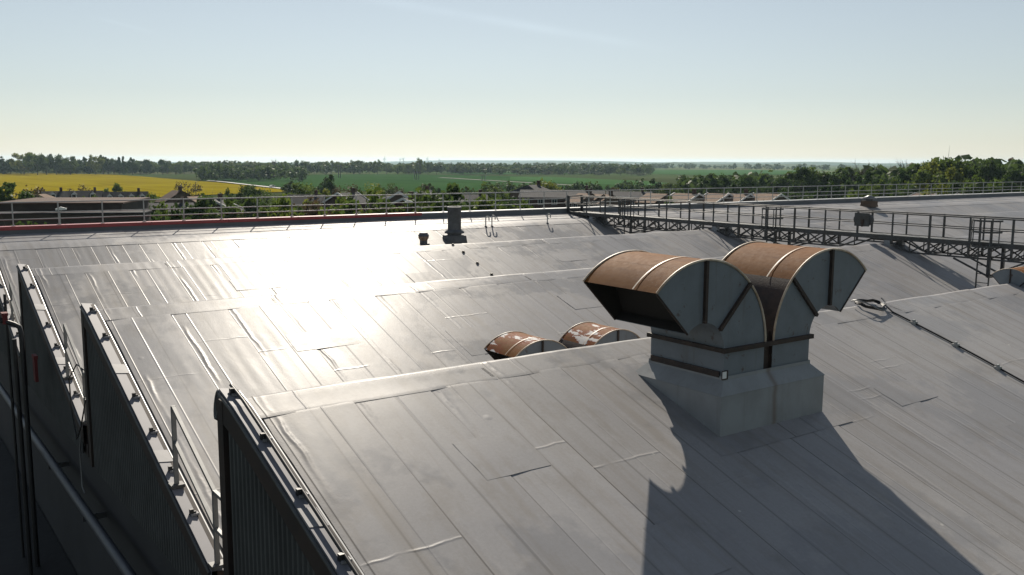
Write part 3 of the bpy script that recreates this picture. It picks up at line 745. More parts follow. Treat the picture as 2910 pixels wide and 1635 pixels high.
for k, yv in enumerate((14.15, 22.2, 30.1)):               # valley hangers, cages and ladders
    zl = (-3.5, -3.3, -3.22)[k]
    for x in (WX, WF):
        m = MB(); m.bar((x, yv, CZ+zl), (x, yv, CZ-2.58), .09, .09); W(m, 'drop_post')
        m = MB(); m.bar((x, yv+1.12, CZ-3.0), (x, yv, CZ+zl+.03), .05, .05); m.bar((x, yv-1.05, CZ-2.97), (x, yv, CZ+zl+.03), .05, .05); W(m, 'drop_brace')
    m = MB(); m.bar((WX, yv, CZ+zl), (WF, yv, CZ+zl), .05, .05); W(m, 'cross_brace')
    # half-round safety cage on the near side
    cyc = yv+.1; rr = .40; m = MB(); pts0 = []
    cage = MB()
    for z in (-1.76, -2.10, -2.55):
        pts = [(WX-.03-rr*1.0*math.sin(t), cyc+rr*1.12*math.cos(t), CZ+z) for t in [math.pi*i/10 for i in range(11)]]
        for p, q in zip(pts, pts[1:]): cage.bar(p, q, .02, .055)
    for i in (1, 3, 5, 7, 9):
        t = math.pi*i/10; p = (WX-.03-rr*math.sin(t), cyc+rr*1.12*math.cos(t)); cage.bar((p[0], p[1], CZ-2.56), (p[0], p[1], CZ-1.74), .035, .018)
    W(cage, 'safety_cage')
    zb = roofz(0, cyc)
    for dy in (-.19, .19):
        m = MB(); m.bar((WX-.12, cyc+dy, zb), (WX-.12, cyc+dy, CZ-1.7), .045, .03); W(m, 'ladder_stile')
    z = zb+.25
    while z < CZ-2.4:
        m = MB(); m.tube([(WX-.12, cyc-.19, z), (WX-.12, cyc+.19, z)], .012, 5); W(m, 'ladder_rung'); z += .27
# far end gate frame
m = MB()
for x in (WX, WF): m.bar((x, yb, CZ-2.95), (x, yb, CZ-1.66), .07, .07)
m.bar((WX, yb, CZ-1.68), (WF, yb, CZ-1.68), .05, .05); m.bar((WX, yb, CZ-2.06), (WF, yb, CZ-2.06), .04, .04); W(m, 'end_frame')
m = MB(); m.box((WX+.1, yb+.02, CZ-2.62), (WF-.1, yb+.1, CZ-2.3)); W(m, 'end_plate')
# round lamp with square back plate fixed on the rail
lo = Vector((WX-.07, 18.45, CZ-2.2)); lm = empty('floodlight', lo, 'dark round floodlight with square back plate on the walkway rail', 'floodlight')
m = MB(); n = 24
vs = []
for xx in (-.09, .02):
    for i in range(n):
        t = 2*math.pi*i/n; vs.append((xx, .36*math.cos(t), .24+.235*math.sin(t)))
m.add(vs, [tuple(range(n)), tuple(range(2*n-1, n-1, -1))]+[(i, n+i, n+(i+1)%n, (i+1)%n) for i in range(n)]); m.build('lamp_body', M['steel'], lm)
m = MB(); m.box((-.12, -.26, .02), (-.095, .30, .47)); m.build('back_plate', M['steel'], lm)
m = MB(); m.box((-.15, -.06, .10), (-.12, .04, .25)); m.box((-.14, -.03, .0), (-.12, .01, .12)); m.build('bracket', M['rib'], lm)
# ------------------------------------------------------------------ pipework and cables in the shaded strip at the left
def pipe_thing(name, pts, r, mat, label, cat='pipe', n=8, group='pipes beside the gable wall'):
    o_ = Vector(pts[0]); m = MB(); m.tube(pts, r, n); o = m.build(name, M[mat], None, o_); return tag(o, label, cat, group)
lowr = MB(); lowr.box((-18, -10, 0), (X0+.1, 60, CZ-9.0)); o = lowr.build('lower_annexe', M['bitumen'], None, Vector((-7, 25, 0)))
tag(o, 'dark flat roofed annexe in deep shade along the left wall', 'building')
pp = pipe_thing('long_pipe', [(3.05, 9.0, CZ-6.30), (3.05, 14.2, CZ-6.32), (3.05, 23.2, CZ-6.38), (3.05, 30, CZ-6.42)], .085, 'pipe', 'long straight blue grey pipe running low along the gable walls')
for y in (10.5, 14, 17.5, 21):
    m = MB(); m.box((3.0, y-.03, CZ-6.55), (X0+.1, y+.03, CZ-6.45)); m.build('bracket', M['steel'], pp, Vector((3.05, 9, CZ-6.30)), (0,0,0))
pipe_thing('vent_pipe', [(2.60, 22.6, CZ-9), (2.60, 22.6, CZ-2.95)], .03, 'black', 'thin upright pole, tallest of the pipes at the left edge')
pipe_thing('vent_pipe', [(2.78, 21.9, CZ-9), (2.78, 21.9, CZ-3.72), (2.76, 21.93, CZ-3.60), (2.68, 21.98, CZ-3.54), (2.4, 22.1, CZ-3.42)], .052, 'black', 'dark upright pipe bent over at its top, left edge')
pipe_thing('vent_pipe', [(2.58, 21.4, CZ-9), (2.58, 21.4, CZ-3.75)], .045, 'black', 'plain dark upright pipe leftmost at the photo edge')
bx = MB(); bx.box((2.46, 22.0, CZ-3.52), (2.56, 22.2, CZ-3.30)); bx.box((2.45, 21.98, CZ-3.34), (2.57, 22.22, CZ-3.28))
o = bx.build('red_alarm_box', M['redbox'], None, Vector((2.54, 22.15, CZ-3.72))); tag(o, 'small red metal box among the pipes at the left edge', 'box')
bx = MB(); bx.box((2.94, 21.5, CZ-4.75), (3.0, 21.75, CZ-4.2)); bx.box((2.93, 21.48, CZ-4.25), (3.01, 21.77, CZ-4.18))
o = bx.build('red_junction_panel', M['redbox'], None, Vector((2.97, 21.6, CZ-4.75))); tag(o, 'narrow dark red panel right of the upright pipes', 'panel')
pipe_thing('hanging_cable', [(X0+.05, 18.2, CZ-3.95), (X0-.02, 18.8, CZ-3.9), (X0-.1, 19.2, CZ-4.25), (X0-.12, 19.0, CZ-4.9), (X0-.13, 18.6, CZ-5.3), (X0-.12, 18.2, CZ-5.0), (X0-.05, 17.95, CZ-4.4)], .014, 'black', 'loose cable looping over the rail behind the middle gable', 'cable', 6, None)
pipe_thing('hanging_cable', [(X0-.08, 18.3, CZ-4.9), (X0-.1, 18.55, CZ-5.5), (X0-.12, 18.4, CZ-6.2), (X0-.1, 18.3, CZ-6.3)], .014, 'galv', 'pale wire hanging below the middle gable corner', 'cable', 6, None)
fl_ = MB(); fl_.box((X0-.5, 17.95, CZ-5.05), (X0+.1, 18.6, CZ-5.0)); fl_.box((X0-.5, 17.95, CZ-5.25), (X0-.44, 18.6, CZ-5.05))
# ------------------------------------------------------------------ ground and fields
m = MB(); rings = [0, 60, 150, 300, 600, 900, 1200, 1800, 2600, 3600, 5000, 7000, 9000, 13500]; n = 64; vs = []
for r_ in rings[1:]:
    for i in range(n):
        t = 2*math.pi*i/n; x, y = r_*math.cos(t), r_*math.sin(t); vs.append((x, y, terr(x, y)))
vs.append((0,0,0)); c_ = len(vs)-1
fs = [(c_, i, (i+1)%n) for i in range(n)]
for j in range(len(rings)-2):
    fs += [(j*n+i, (j+1)*n+i, (j+1)*n+(i+1)%n, j*n+(i+1)%n) for i in range(n)]
m.add(vs, fs, 0, True); o = m.build('ground', M['ground']); tag(o, kind='structure')
def gpx(px, py):                                  # ground point seen at pixel
    v = ray(px, py)
    t = -CZ/v.z; x, y = v.x*t, v.y*t
    d = math.hypot(x, y)
    if d > 1200:                                   # falling land
        for _ in range(40):
            z = terr(x, y); t = (z-CZ)/v.z; x, y = v.x*t, v.y*t
    return Vector((x, y, terr(x, y)))
def field(name, pix, mat, h):
    m = MB(); vs = [gpx(*p)+Vector((0,0,h)) for p in pix]; m.add(vs, [tuple(range(len(vs)))[::-1]])
    o = m.build(name, M[mat]); return tag(o, kind='structure')
field('rapeseed_field', [(-250,494),(0,494.5),(200,494.5),(330,498),(400,502.5),(520,513),(620,520),(700,529),(790,539),(845,546),(700,551),(500,560),(250,575),(0,590),(-250,600)], 'rape', .35)
field('wheat_field', [(560,512),(700,506),(800,503),(900,498),(1080,496.5),(1300,499),(1500,503),(1700,511),(1830,519),(1800,538),(1500,545),(1200,548),(900,540),(760,530),(680,522)], 'crop', .25)
field('pale_wheat_field', [(1450,504),(1560,503.5),(1830,516),(1900,522),(1850,530),(1600,521),(1450,513)], 'crop2', .4)
field('far_pasture', [(1820,486),(1900,484.5),(2150,484),(2320,488),(2250,497),(2000,499),(1850,495)], 'crop2', .5)
field('far_pasture', [(1250,492),(1500,491),(1700,492.5),(1650,496),(1300,496)], 'crop2', .5)
def strip(name, pix, w, mat, h):
    m = MB(); P_ = [gpx(*p) for p in pix]; vs = []
    for i, p in enumerate(P_):
        d = (P_[min(i+1, len(P_)-1)]-P_[max(i-1, 0)]); d.z = 0; d.normalize(); s_ = Vector((-d.y, d.x, 0))*w/2
        vs += [p+s_+Vector((0,0,h)), p-s_+Vector((0,0,h))]
    m.add(vs, [(2*i, 2*i+1, 2*i+3, 2*i+2) for i in range(len(P_)-1)]); o = m.build(name, M[mat]); return tag(o, kind='structure')
strip('country_road', [(590,515),(640,519.5),(720,529),(800,538),(870,546.5),(940,556)], 4.0, 'road', .6)
strip('farm_track', [(1250,506),(1330,511),(1450,518),(1600,527),(1700,533)], 6, 'track', .5)
# far hills, long low rounded ridges
def hills(name, d, px0, px1, tops, seed):
    g = random.Random(seed); m = MB(); n = 60; vs = []; ph = [g.uniform(0, 6) for _ in range(4)]
    rows = [(-1.0, 0), (-.6, .45), (-.25, .85), (0, 1), (.4, .7), (1.0, 0)]
    for i in range(n+1):
        f = i/n; px = px0+(px1-px0)*f
        hgt = tops*(.62+.2*math.sin(f*5+ph[0])+.13*math.sin(f*13+ph[1])+.07*math.sin(f*31+ph[2]))*min(1, 6*f, 6*(1-f))
        for dd, k in rows:
            p = gp(px, d*(1+.13*dd)); vs.append((p.x, p.y, terr(p.x, p.y)-2+hgt*k))
    k = len(rows); m.add(vs, [(i*k+j, i*k+j+1, (i+1)*k+j+1, (i+1)*k+j) for i in range(n) for j in range(k-1)], 0, True)
    o = m.build(name, M['hill']); return tag(o, kind='structure')
hills('hill', 11000, 900, 3300, 44, 1); hills('hill', 8200, 1300, 2900, 36, 2); hills('hill', 5200, 1780, 2600, 26, 4); hills('hill', 7500, -300, 1500, 12, 7)
# ------------------------------------------------------------------ trees
def tree_parts(kind, seed, nleaf, leaf, lmat):
    """unit tree, 1 m tall: returns crown mesh and trunk mesh"""
    g = random.Random(seed); cl = []
    if kind == 'round': spec = [(.0,.0,.60,.36,.36)]; cz, rx, rzz, nb = .60, .40, .38, 34
    elif kind == 'broad': cz, rx, rzz, nb = .58, .55, .36, 42
    elif kind == 'poplar': cz, rx, rzz, nb = .55, .13, .46, 26
    elif kind == 'conifer': cz, rx, rzz, nb = .5, .22, .48, 30
    elif kind == 'bush': cz, rx, rzz, nb = .48, .62, .46, 36
    else: cz, rx, rzz, nb = .62, .42, .34, 40
    for i in range(nb):
        while True:
            a = g.uniform(0, 2*math.pi); zz = g.uniform(-1, 1); q = math.sqrt(1-zz*zz); rad = g.uniform(.45, 1)**.6
            if kind == 'conifer':
                hz = g.uniform(0, 1); p = Vector((math.cos(a)*rx*(1-hz)*rad, math.sin(a)*rx*(1-hz)*rad, .08+.9*hz)); cr_ = .05+.07*(1-hz)
            else:
                p = Vector((math.cos(a)*q*rx*rad, math.sin(a)*q*rx*rad, cz+zz*rzz*rad))
                cr_ = g.uniform(.07, .15)*(1 if kind != 'poplar' else .55)
            break
        cl.append((p, cr_))
    m = MB(); vs = []; fs = []
    for i in range(nleaf):
        p, cr_ = g.choice(cl)
        d = Vector((g.gauss(0,1), g.gauss(0,1), g.gauss(0,.8))).normalized()*cr_*g.uniform(.35, 1.05)
        c = p+d; 
        if c.z < .02: continue
        nrm = (d.normalized()*.6+Vector((g.gauss(0,1), g.gauss(0,1), g.gauss(.3,1))).normalized()).normalized()
        a = nrm.orthogonal().normalized(); b = nrm.cross(a); th = g.uniform(0, 6.3); a, b = a*math.cos(th)+b*math.sin(th), b*math.cos(th)-a*math.sin(th)
        s = leaf*g.uniform(.6, 1.35); o = len(vs)
        vs += [c-a*s-b*s*.6, c+a*s*.9-b*s*.7, c+a*s+b*s*.6, c-a*s*.8+b*s*.7]; fs.append((o, o+1, o+2, o+3))
    if nleaf: m.add(vs, fs); crown = m.mesh('crown', M[lmat])
    else: crown = None
    t = MB(); tr = .022 if kind != 'bush' else .015
    t.tube([(0,0,-.03),(.01,0,.25),(0,.012,.5),(.0,0,.78)], [tr*1.3, tr, tr*.7, tr*.25], 6)
    bare = not nleaf
    for i in range(46 if bare else 9):
        a = g.uniform(0, 6.28); z0 = g.uniform(.2, .65); L = g.uniform(.25, .5)*(rx/.45); up = g.uniform(.5, 1.4)
        p0 = Vector((0,0,z0)); d = Vector((math.cos(a), math.sin(a), up)).normalized(); p1 = p0+d*L*.55; p2 = p1+(d+Vector((g.gauss(0,.3), g.gauss(0,.3), .25))).normalized()*L*.5
        t.tube([p0, p1, p2], [tr*.45, tr*.28, tr*.08], 4, cap=False)
        if bare:
            for j in range(9):
                q0 = p0.lerp(p2, g.uniform(.3, 1)); q1 = q0+(d+Vector((g.gauss(0,.7), g.gauss(0,.7), g.gauss(.3,.5)))).normalized()*g.uniform(.06, .16)
                t.tube([q0, q1], [tr*.13, tr*.05], 3, cap=False)
    return crown, t.mesh('trunk', M['bark'])
PROTO = {}
def proto(key):
    if key not in PROTO:
        kind, lm, v = key
        n = {'round': 3600, 'broad': 4200, 'poplar': 1800, 'conifer': 2200, 'bush': 3600, 'bare': 0, 'thin': 1300}[kind]
        lf = {'round': .021, 'broad': .021, 'poplar': .02, 'conifer': .02, 'bush': .026, 'bare': 0, 'thin': .017}[kind]
        PROTO[key] = tree_parts('round' if kind == 'thin' else kind, hash_(key), n, lf, lm)
    return PROTO[key]
def hash_(k): return sum(ord(c)*(i+3) for i, c in enumerate(str(k)))
ORD = ['first','second','third','fourth','fifth','sixth','seventh','eighth','ninth','tenth','eleventh','twelfth','thirteenth','fourteenth','fifteenth','sixteenth','seventeenth','eighteenth','nineteenth','twentieth']
def ordn(i):
    if i < 20: return ORD[i]
    t = ['twenty','thirty','forty','fifty','sixty','seventy','eighty','ninety','hundred','hundred-and-ten'][(i+1)//10-2]; u = (i+1) % 10
    return t+('th' if u == 0 else '-'+ORD[u-1]) if u else t[:-1]+'ieth'
tg = random.Random(77)
LN = {'leafA': 'green', 'leafB': 'dark green', 'leafC': 'yellow green', 'leafD': 'brownish budding'}
KN = {'round': 'round tree', 'broad': 'broad spreading tree', 'poplar': 'slim upright poplar', 'conifer': 'pointed conifer', 'bush': 'low bush', 'bare': 'leafless tree', 'thin': 'thinly leaved tree'}
def tree(px, ytop, d, kind, lm, wpx, label, group):
    p = gp(px, d); p.z = terr(p.x, p.y); H = max(1.5, height_at(ytop, d)-p.z)
    wd = max(wpx*1.15/FPX*d, H*(.28 if kind in ('poplar', 'conifer') else .85))
    cr, tk = proto((kind, lm, tg.randrange(3)))
    natural = {'round': .9, 'broad': 1.25, 'poplar': .32, 'conifer': .48, 'bush': 1.4, 'bare': .85, 'thin': .9}[kind]
    sx = wd/natural
    root = empty({'bush': 'bush', 'poplar': 'poplar_tree', 'conifer': 'conifer_tree', 'bare': 'bare_tree'}.get(kind, 'broadleaf_tree'), p, label, 'bush' if kind == 'bush' else 'tree', group, tg.uniform(0, 6.28))
    k = tg.uniform(.92, 1.08)
    inst('trunk', tk, root, (0,0,0), None, (sx*.8, sx*.8, H))
    if cr: inst('crown', cr, root, (0,0,0), None, (sx*k, sx/k, H))
def rowt(items, d, place, group, dj=.06):
    items = sorted(items)
    for i, it in enumerate(items):
        px, yt, kind, lm, wpx = it[:5]; dd = it[5] if len(it) > 5 else d*(1+tg.uniform(-dj, dj))
        nm = KN[kind] if kind == 'bare' else LN[lm]+' '+KN[kind]
        tree(px, yt, dd, kind, lm, wpx, f'{nm}, {ordn(i)} from left {place}', group)
A_, B_, C_, D_ = 'leafA', 'leafB', 'leafC', 'leafD'
rowt([(7,451,'poplar',B_,14),(28,459,'round',B_,32),(66,437,'broad',C_,62),(104,440,'broad',A_,50),(130,443,'round',B_,40),(158,444,'round',A_,38),(180,456,'round',B_,30),(198,447,'round',A_,30),
      (216,458,'round',B_,30),(237,452,'round',B_,22),(270,443,'broad',C_,44),(292,447,'round',B_,28),(305,452,'round',B_,30),(322,456,'round',B_,26),(338,450,'conifer',B_,18),(350,448,'conifer',B_,18),(375,453,'round',B_,32),(396,460,'round',B_,28),
      (414,458,'round',B_,26),(436,462,'round',A_,30),(460,458,'round',B_,26),(474,454,'bare',A_,24),(498,464,'broad',A_,36),(522,460,'round',A_,30),(556,463,'broad',A_,52),(588,460,'round',A_,18),(617,458,'round',A_,26),(640,459,'round',B_,20),(668,464,'broad',A_,46),(700,464,'broad',B_,48),
      (738,463,'round',A_,40),(760,463,'broad',A_,40)], 1150, 'in treeline beyond yellow field', 'trees beyond the yellow field', .03)
rowt([(778,451,'bare',A_,24),(808,459,'round',A_,26),(849,456,'round',A_,22),(868,462,'round',A_,24),(892,464,'round',A_,20),(922,460,'round',A_,26),(938,457,'round',A_,26),(962,460,'round',A_,24),(985,463,'round',A_,22),(1003,458,'round',A_,26),(1022,454,'broad',A_,42),(1050,459,'round',A_,24),
      (1072,457,'round',A_,20),(1098,466,'round',A_,32),(1130,467,'broad',A_,34),(1160,464,'broad',A_,36),(1194,452,'round',A_,30),(1215,462,'round',A_,24),(1240,467,'broad',A_,34),(1282,470,'round',A_,26),(1316,462,'round',A_,34),(1336,469,'round',A_,28),(1372,472,'round',A_,28),(1420,471,'broad',A_,46),(1470,477,'round',A_,34),
      (1532,478,'round',A_,34),(1500,481,'round',A_,26),(1560,484,'bush',A_,34),(1590,487,'bush',A_,30),(1625,486,'round',B_,30),(1660,483,'round',B_,32),(1700,487,'round',B_,30),(1732,470,'round',B_,34),(1764,475,'broad',A_,36),(1795,484,'broad',A_,40),(1822,489,'round',B_,30)], 1150, 'in hazy treeline beyond green field', 'trees beyond the green field', .03)
# right-hand wood
rowt([(1860,505,'round',B_,46,420),(1895,513,'round',A_,40,400),(1935,512,'round',A_,44,390),(1965,507,'round',D_,50,400),(2012,500,'bush',B_,52,340),(2040,488,'round',B_,86,330),(2092,511,'round',B_,40,330),(2122,498,'round',B_,60,310),(2165,505,'bush',B_,54,320),(2205,497,'bush',B_,60,330),
      (2240,492,'round',B_,50,330),(2282,474,'round',B_,64,320),(2318,478,'round',A_,46,330),(2355,487,'round',B_,46,330),(2390,482,'round',B_,50,330),(2425,460,'bare',D_,60,360),(2452,450,'bare',D_,50,380),(2500,452,'bare',D_,54,380),(2460,478,'bush',B_,70,300),(2520,488,'bush',A_,70,290),
      (2550,470,'bare',D_,30,380),(2590,449,'bare',D_,54,370),(2570,478,'round',B_,70,310),(2610,463,'round',B_,40,320),(2632,470,'round',A_,60,300),(2672,442,'broad',C_,110,310),(2695,433,'broad',A_,110,320),(2740,439,'broad',A_,120,330),(2780,444,'broad',B_,110,330),(2815,449,'broad',B_,120,320),(2850,457,'broad',B_,90,330),
      (2872,437,'poplar',D_,22,420),(2905,467,'round',B_,70,330),(2660,503,'bush',C_,80,220),(2800,487,'round',A_,90,260),(2880,490,'bush',B_,90,260),(2730,490,'bush',B_,80,270),(2590,505,'bush',B_,80,260),(2470,505,'bush',A_,80,260),(2350,510,'bush',B_,70,260),(2220,515,'bush',B_,60,260),(2100,522,'bush',B_,60,260)], 320,
      'in wood at right behind parapet', 'trees of the wood at the right', .02)
# trees and shrubs in the gardens just beyond the factory
rowt([(8,513,'round',B_,90,190),(68,518,'thin',D_,80,230),(100,536,'bush',D_,70,215),(88,566,'bush',B_,90,120),(60,590,'bush',B_,80,105),(222,523,'thin',D_,62,300),(262,540,'bush',A_,60,230),(322,521,'bush',A_,72,320),(352,536,'bush',A_,40,300),(250,560,'thin',A_,44,190),(310,575,'bush',A_,60,140),(365,560,'bush',A_,60,170),
      (440,536,'bush',A_,62,230),(400,560,'bush',B_,56,180),(430,572,'bush',A_,60,140),(530,511,'thin',D_,72,330),(480,585,'bush',B_,50,120),(556,563,'round',B_,50,140),(600,540,'bush',B_,60,240),(642,537,'bush',B_,56,260),(685,535,'bush',B_,44,260),(706,529,'round',B_,30,270),(733,527,'thin',A_,44,280),
      (650,562,'bush',A_,70,150),(700,560,'bush',A_,80,150),(755,555,'bush',B_,80,150),(783,565,'bush',A_,60,130),(820,515,'round',B_,46,430),(858,517,'round',A_,66,270),(895,530,'bush',A_,60,260),(930,499,'round',B_,60,330),(937,533,'bush',C_,60,250),(985,519,'thin',D_,64,300),(1025,540,'bush',A_,50,240),(1050,522,'thin',C_,52,280),(1077,538,'bush',C_,44,230),
      (1096,515,'thin',B_,48,330),(1125,525,'thin',D_,46,330),(1000,560,'bush',A_,66,130),(970,567,'bush',A_,50,125),(1060,572,'bush',A_,60,120),(880,580,'bush',B_,70,110),(830,575,'bush',A_,60,120),(925,600,'bush',A_,60,100),(1212,519,'round',B_,48,340),(1240,527,'bush',B_,40,330),(1272,531,'round',B_,92,120),(1245,560,'bush',B_,60,110),(1322,529,'bush',A_,30,400),(1345,534,'bush',A_,30,400),
      (1388,522,'round',A_,40,300),(1412,527,'round',A_,40,290),(1455,528,'bush',A_,56,290),(1360,562,'bush',A_,70,120),(1440,570,'bush',B_,80,115),(1555,511,'round',C_,66,280),(1500,575,'bush',A_,60,110),(1610,520,'bush',B_,40,420),(1640,515,'bush',B_,36,420),(1696,521,'round',B_,34,380),(1740,525,'bush',D_,60,330),(1805,524,'bush',B_,50,330),(1900,560,'bush',A_,40,150),(2200,550,'bush',A_,60,160),(2480,545,'bush',C_,60,160),(2290,545,'bush',B_,60,170)]+[(tg.uniform(330, 1480), tg.uniform(553, 585), tg.choice(['bush','round','bush']), tg.choice([A_,B_,A_,B_,D_,C_]), 60, tg.uniform(105, 190)) for _ in range(34)],
      200, 'in gardens behind far parapet', 'garden trees and bushes')
# a mass of woodland behind, one object
wm = MB(); wg = random.Random(3)
def woodmass(px0, px1, y0, y1, d0, d1, n, hmin, hmax):
    for i in range(n):
        px = wg.uniform(px0, px1); d = wg.uniform(d0, d1); p = gp(px, d); z0 = terr(p.x, p.y); H = wg.uniform(hmin, hmax); rr = H*wg.uniform(.4, .6)
        cls = [(Vector((p.x+wg.gauss(0, rr*.45), p.y+wg.gauss(0, rr*.45), z0+H*wg.uniform(.25, .85))), H*wg.uniform(.14, .24)) for _ in range(9)]
        vs = []; fs = []
        for c, cr_ in cls:
            for j in range(16):
                dv = Vector((wg.gauss(0,1), wg.gauss(0,1), wg.gauss(0,1))).normalized()*cr_; q = c+dv
                nr = (dv.normalized()+Vector((wg.gauss(0,.5), wg.gauss(0,.5), wg.gauss(.2,.5)))).normalized(); a = nr.orthogonal().normalized(); b = nr.cross(a); s = H*wg.uniform(.05, .09); o = len(vs)
                vs += [q-a*s-b*s, q+a*s-b*s*.8, q+a*s*.9+b*s, q-a*s+b*s*.7]; fs.append((o, o+1, o+2, o+3))
        wm.add(vs, fs)
woodmass(-150, 800, 0, 0, 1160, 1420, 330, 8, 16)
woodmass(560, 860, 0, 0, 760, 900, 46, 9, 14)
woodmass(780, 1850, 0, 0, 1140, 1600, 430, 8, 15)
woodmass(1500, 2400, 0, 0, 2300, 2600, 120, 8, 16)
woodmass(1400, 2200, 0, 0, 420, 520, 60, 4, 8)
woodmass(1950, 3050, 0, 0, 330, 480, 150, 8, 14)
woodmass(2420, 3050, 0, 0, 340, 440, 110, 11, 17)
woodmass(2620, 2870, 0, 0, 325, 370, 40, 13, 19)
o = wm.build('distant_woodland', M['leafB']); tag(o, 'mass of far woodland and hedges below the horizon', 'woodland', kind='stuff')
# ------------------------------------------------------------------ houses
def house(px, d, wpx, yr, ye, rot, roof, wall, label, dorm=0, dep=8.0, wins=3, barge=False, hip=False, name='house', chim=True, group='houses beyond the factory'):
    p = gp(px, d); p.z = 0; Hr = height_at(yr, d); He = min(height_at(ye, d), Hr-1.2); L = wpx/FPX*d; D = dep
    vd = Vector((p.x, p.y, 0)).normalized(); base = math.atan2(vd.y, vd.x)-math.pi/2
    root = empty(name, p, label, 'house', group, base+R(rot))
    L2, D2 = L/2, D/2; hi = L2*.55 if hip else 0
    m = MB(); m.box((-L2, -D2, -1), (L2, D2, He))
    if not hip:
        for x in (-L2, L2): m.add([(x, -D2, He), (x, D2, He), (x, 0, Hr-.12)], [(0,1,2)])
    m.build('wall', M[wall], root)
    e = .35; sl = (Hr-He)/D2; m = MB(); t = .14
    xl, xr = -L2-e, L2+e; yo = D2+e; zo = He-e*sl
    rp = [(xl,-yo,zo),(xr,-yo,zo),(xr,yo,zo),(xl,yo,zo),(xl+hi,0,Hr),(xr-hi,0,Hr)]
    m.add(rp, [(0,1,5,4),(2,3,4,5),(1,2,5),(3,0,4)] if hip else [(0,1,5,4),(2,3,4,5)])
    m.add([(x,y,z-t) for x,y,z in rp], [(4,5,1,0),(5,4,3,2)]); m.add([rp[0],rp[1],(rp[1][0],rp[1][1],zo-t),(rp[0][0],rp[0][1],zo-t)], [(3,2,1,0)])
    rf = m.build('roof', M[roof], root)
    if barge:
        for x in (xl-.03, xr+.03):
            for sg in (-1, 1):
                m = MB(); m.bar((x, sg*yo, zo-.02), (x, 0, Hr-.02), .05, .32, (0,0,1)); m.build('bargeboard', M['wpaint'], rf)
    if chim:
        m = MB(); m.box((L2*.55, -.3, Hr-.5), (L2*.55+.6, .3, Hr+.9)); m.build('chimney', M['houser'], rf)
    for i in range(wins):
        x = -L2+L*(i+.5)/wins
        for z in ((He-1.55), (He-4.2)):
            if z < .4: continue
            m = MB(); m.box((x-.55, -D2-.04, z), (x+.55, -D2+.02, z+1.15)); wf = m.build('window', M['wpaint'], root)
            m = MB(); m.box((x-.46, -D2-.052, z+.08), (x-.03, -D2-.04, z+1.07)); m.box((x+.03, -D2-.052, z+.08), (x+.46, -D2-.04, z+1.07)); m.build('pane', M['glass'], wf)
    for i in range(dorm):
        x = -L2+L*(i+.5)/dorm; zb = He+(Hr-He)*.30; yb = -D2*(1-.30); zt = zb+1.35; yk = -D2*(1-(zt-He)/(Hr-He)) if zt < Hr else 0
        m = MB(); m.prism([(x-.6, zb-.3), (x+.6, zb-.3), (x+.6, zb+.95), (x, zt+.15), (x-.6, zb+.95)], 'y', yb-.35, max(yk, yb+.4)); dm = m.build('dormer', M['wpaint'], rf)
        m = MB(); m.box((x-.42, yb-.36, zb+.05), (x+.42, yb-.352, zb+.9)); m.build('pane', M['glass'], dm)
        m = MB()
        for sg in (-1, 1): m.add([(x, yb-.5, zt+.26), (x+sg*.8, yb-.5, zb+.88), (x+sg*.8, max(yk, yb+.5), zb+.88), (x, max(yk, yb+.5)+.3, zt+.26)], [(0,1,2,3)])
        m.build('dormer_roof', M['slate'], dm)
    return root
house(142, 260, 64, 538, 562, 4, 'slate', 'housew', 'dark slate roofed house with one dormer, left of the gap before the yellow field', 1)
house(232, 262, 86, 538, 563, -2, 'slate', 'housew', 'dark slate roofed house right of the gap before the yellow field', 2)
house(352, 255, 104, 541, 570, 3, 'slate', 'housew', 'long slate roofed terrace with four white dormers', 4, wins=4)
house(112, 205, 46, 545, 562, 55, 'tile', 'housew', 'low bungalow with pale tan hipped roof at left', 0, 7, 1, hip=True, chim=False)
house(90, 225, 34, 546, 558, -40, 'tile', 'housew', 'small pink tiled roof left of the pale bungalow', 0, 6, 1, chim=False)
house(500, 215, 44, 539, 566, -62, 'tile2', 'housew', 'brown gabled house standing against the yellow field', 0, 8, 2)
house(470, 160, 120, 572, 590, 5, 'slate', 'render', 'wide grey fronted house with small windows below the yellow field', 0, 8, 6)
house(548, 205, 40, 555, 563, 35, 'tile', 'housew', 'low house with two pale tan roof slopes', 0, 7, 1, chim=False)
house(612, 165, 50, 563, 592, 62, 'slate', 'houser', 'dark house with one pale bargeboard near the rail', 0, 8, 1, True)
house(860, 190, 110, 552, 580, -6, 'slate', 'render', 'dark slate roofed house behind yellow green bushes', 0, 8, 3)
house(985, 185, 70, 547, 575, 48, 'slate', 'houser', 'slate house turned corner on, left of the grey gabled house', 0, 8, 2, True)
house(1112, 175, 76, 556, 566, 0, 'slate', 'render', 'wide grey rendered house with pale corner trim', 0, 9, 2)
house(1132, 168, 28, 546, 562, 88, 'slate', 'housew', 'narrow gable with pale bargeboards above the grey house', 0, 4, 0, True, chim=False)
house(1158, 130, 46, 563, 594, 62, 'tile2', 'houser', 'nearest steep gable with pale bargeboards just over the rail', 0, 7, 1, True)
house(1205, 185, 70, 542, 572, 68, 'slate', 'housew', 'tall house whose steep pale bargeboard leans right', 0, 9, 1, True)
house(1335, 175, 90, 552, 575, 3, 'slate', 'houser', 'dark roofed house between two leafy bushes', 0, 8, 3)
house(1515, 200, 60, 524, 545, 40, 'slate', 'housew', 'dark pyramid roofed house beside the yellow green tree', 0, 10, 2, hip=True)
house(1600, 190, 230, 538, 556, -3, 'slate', 'houser', 'long dark roofed row beyond the far end of the walkway', 0, 9, 6)
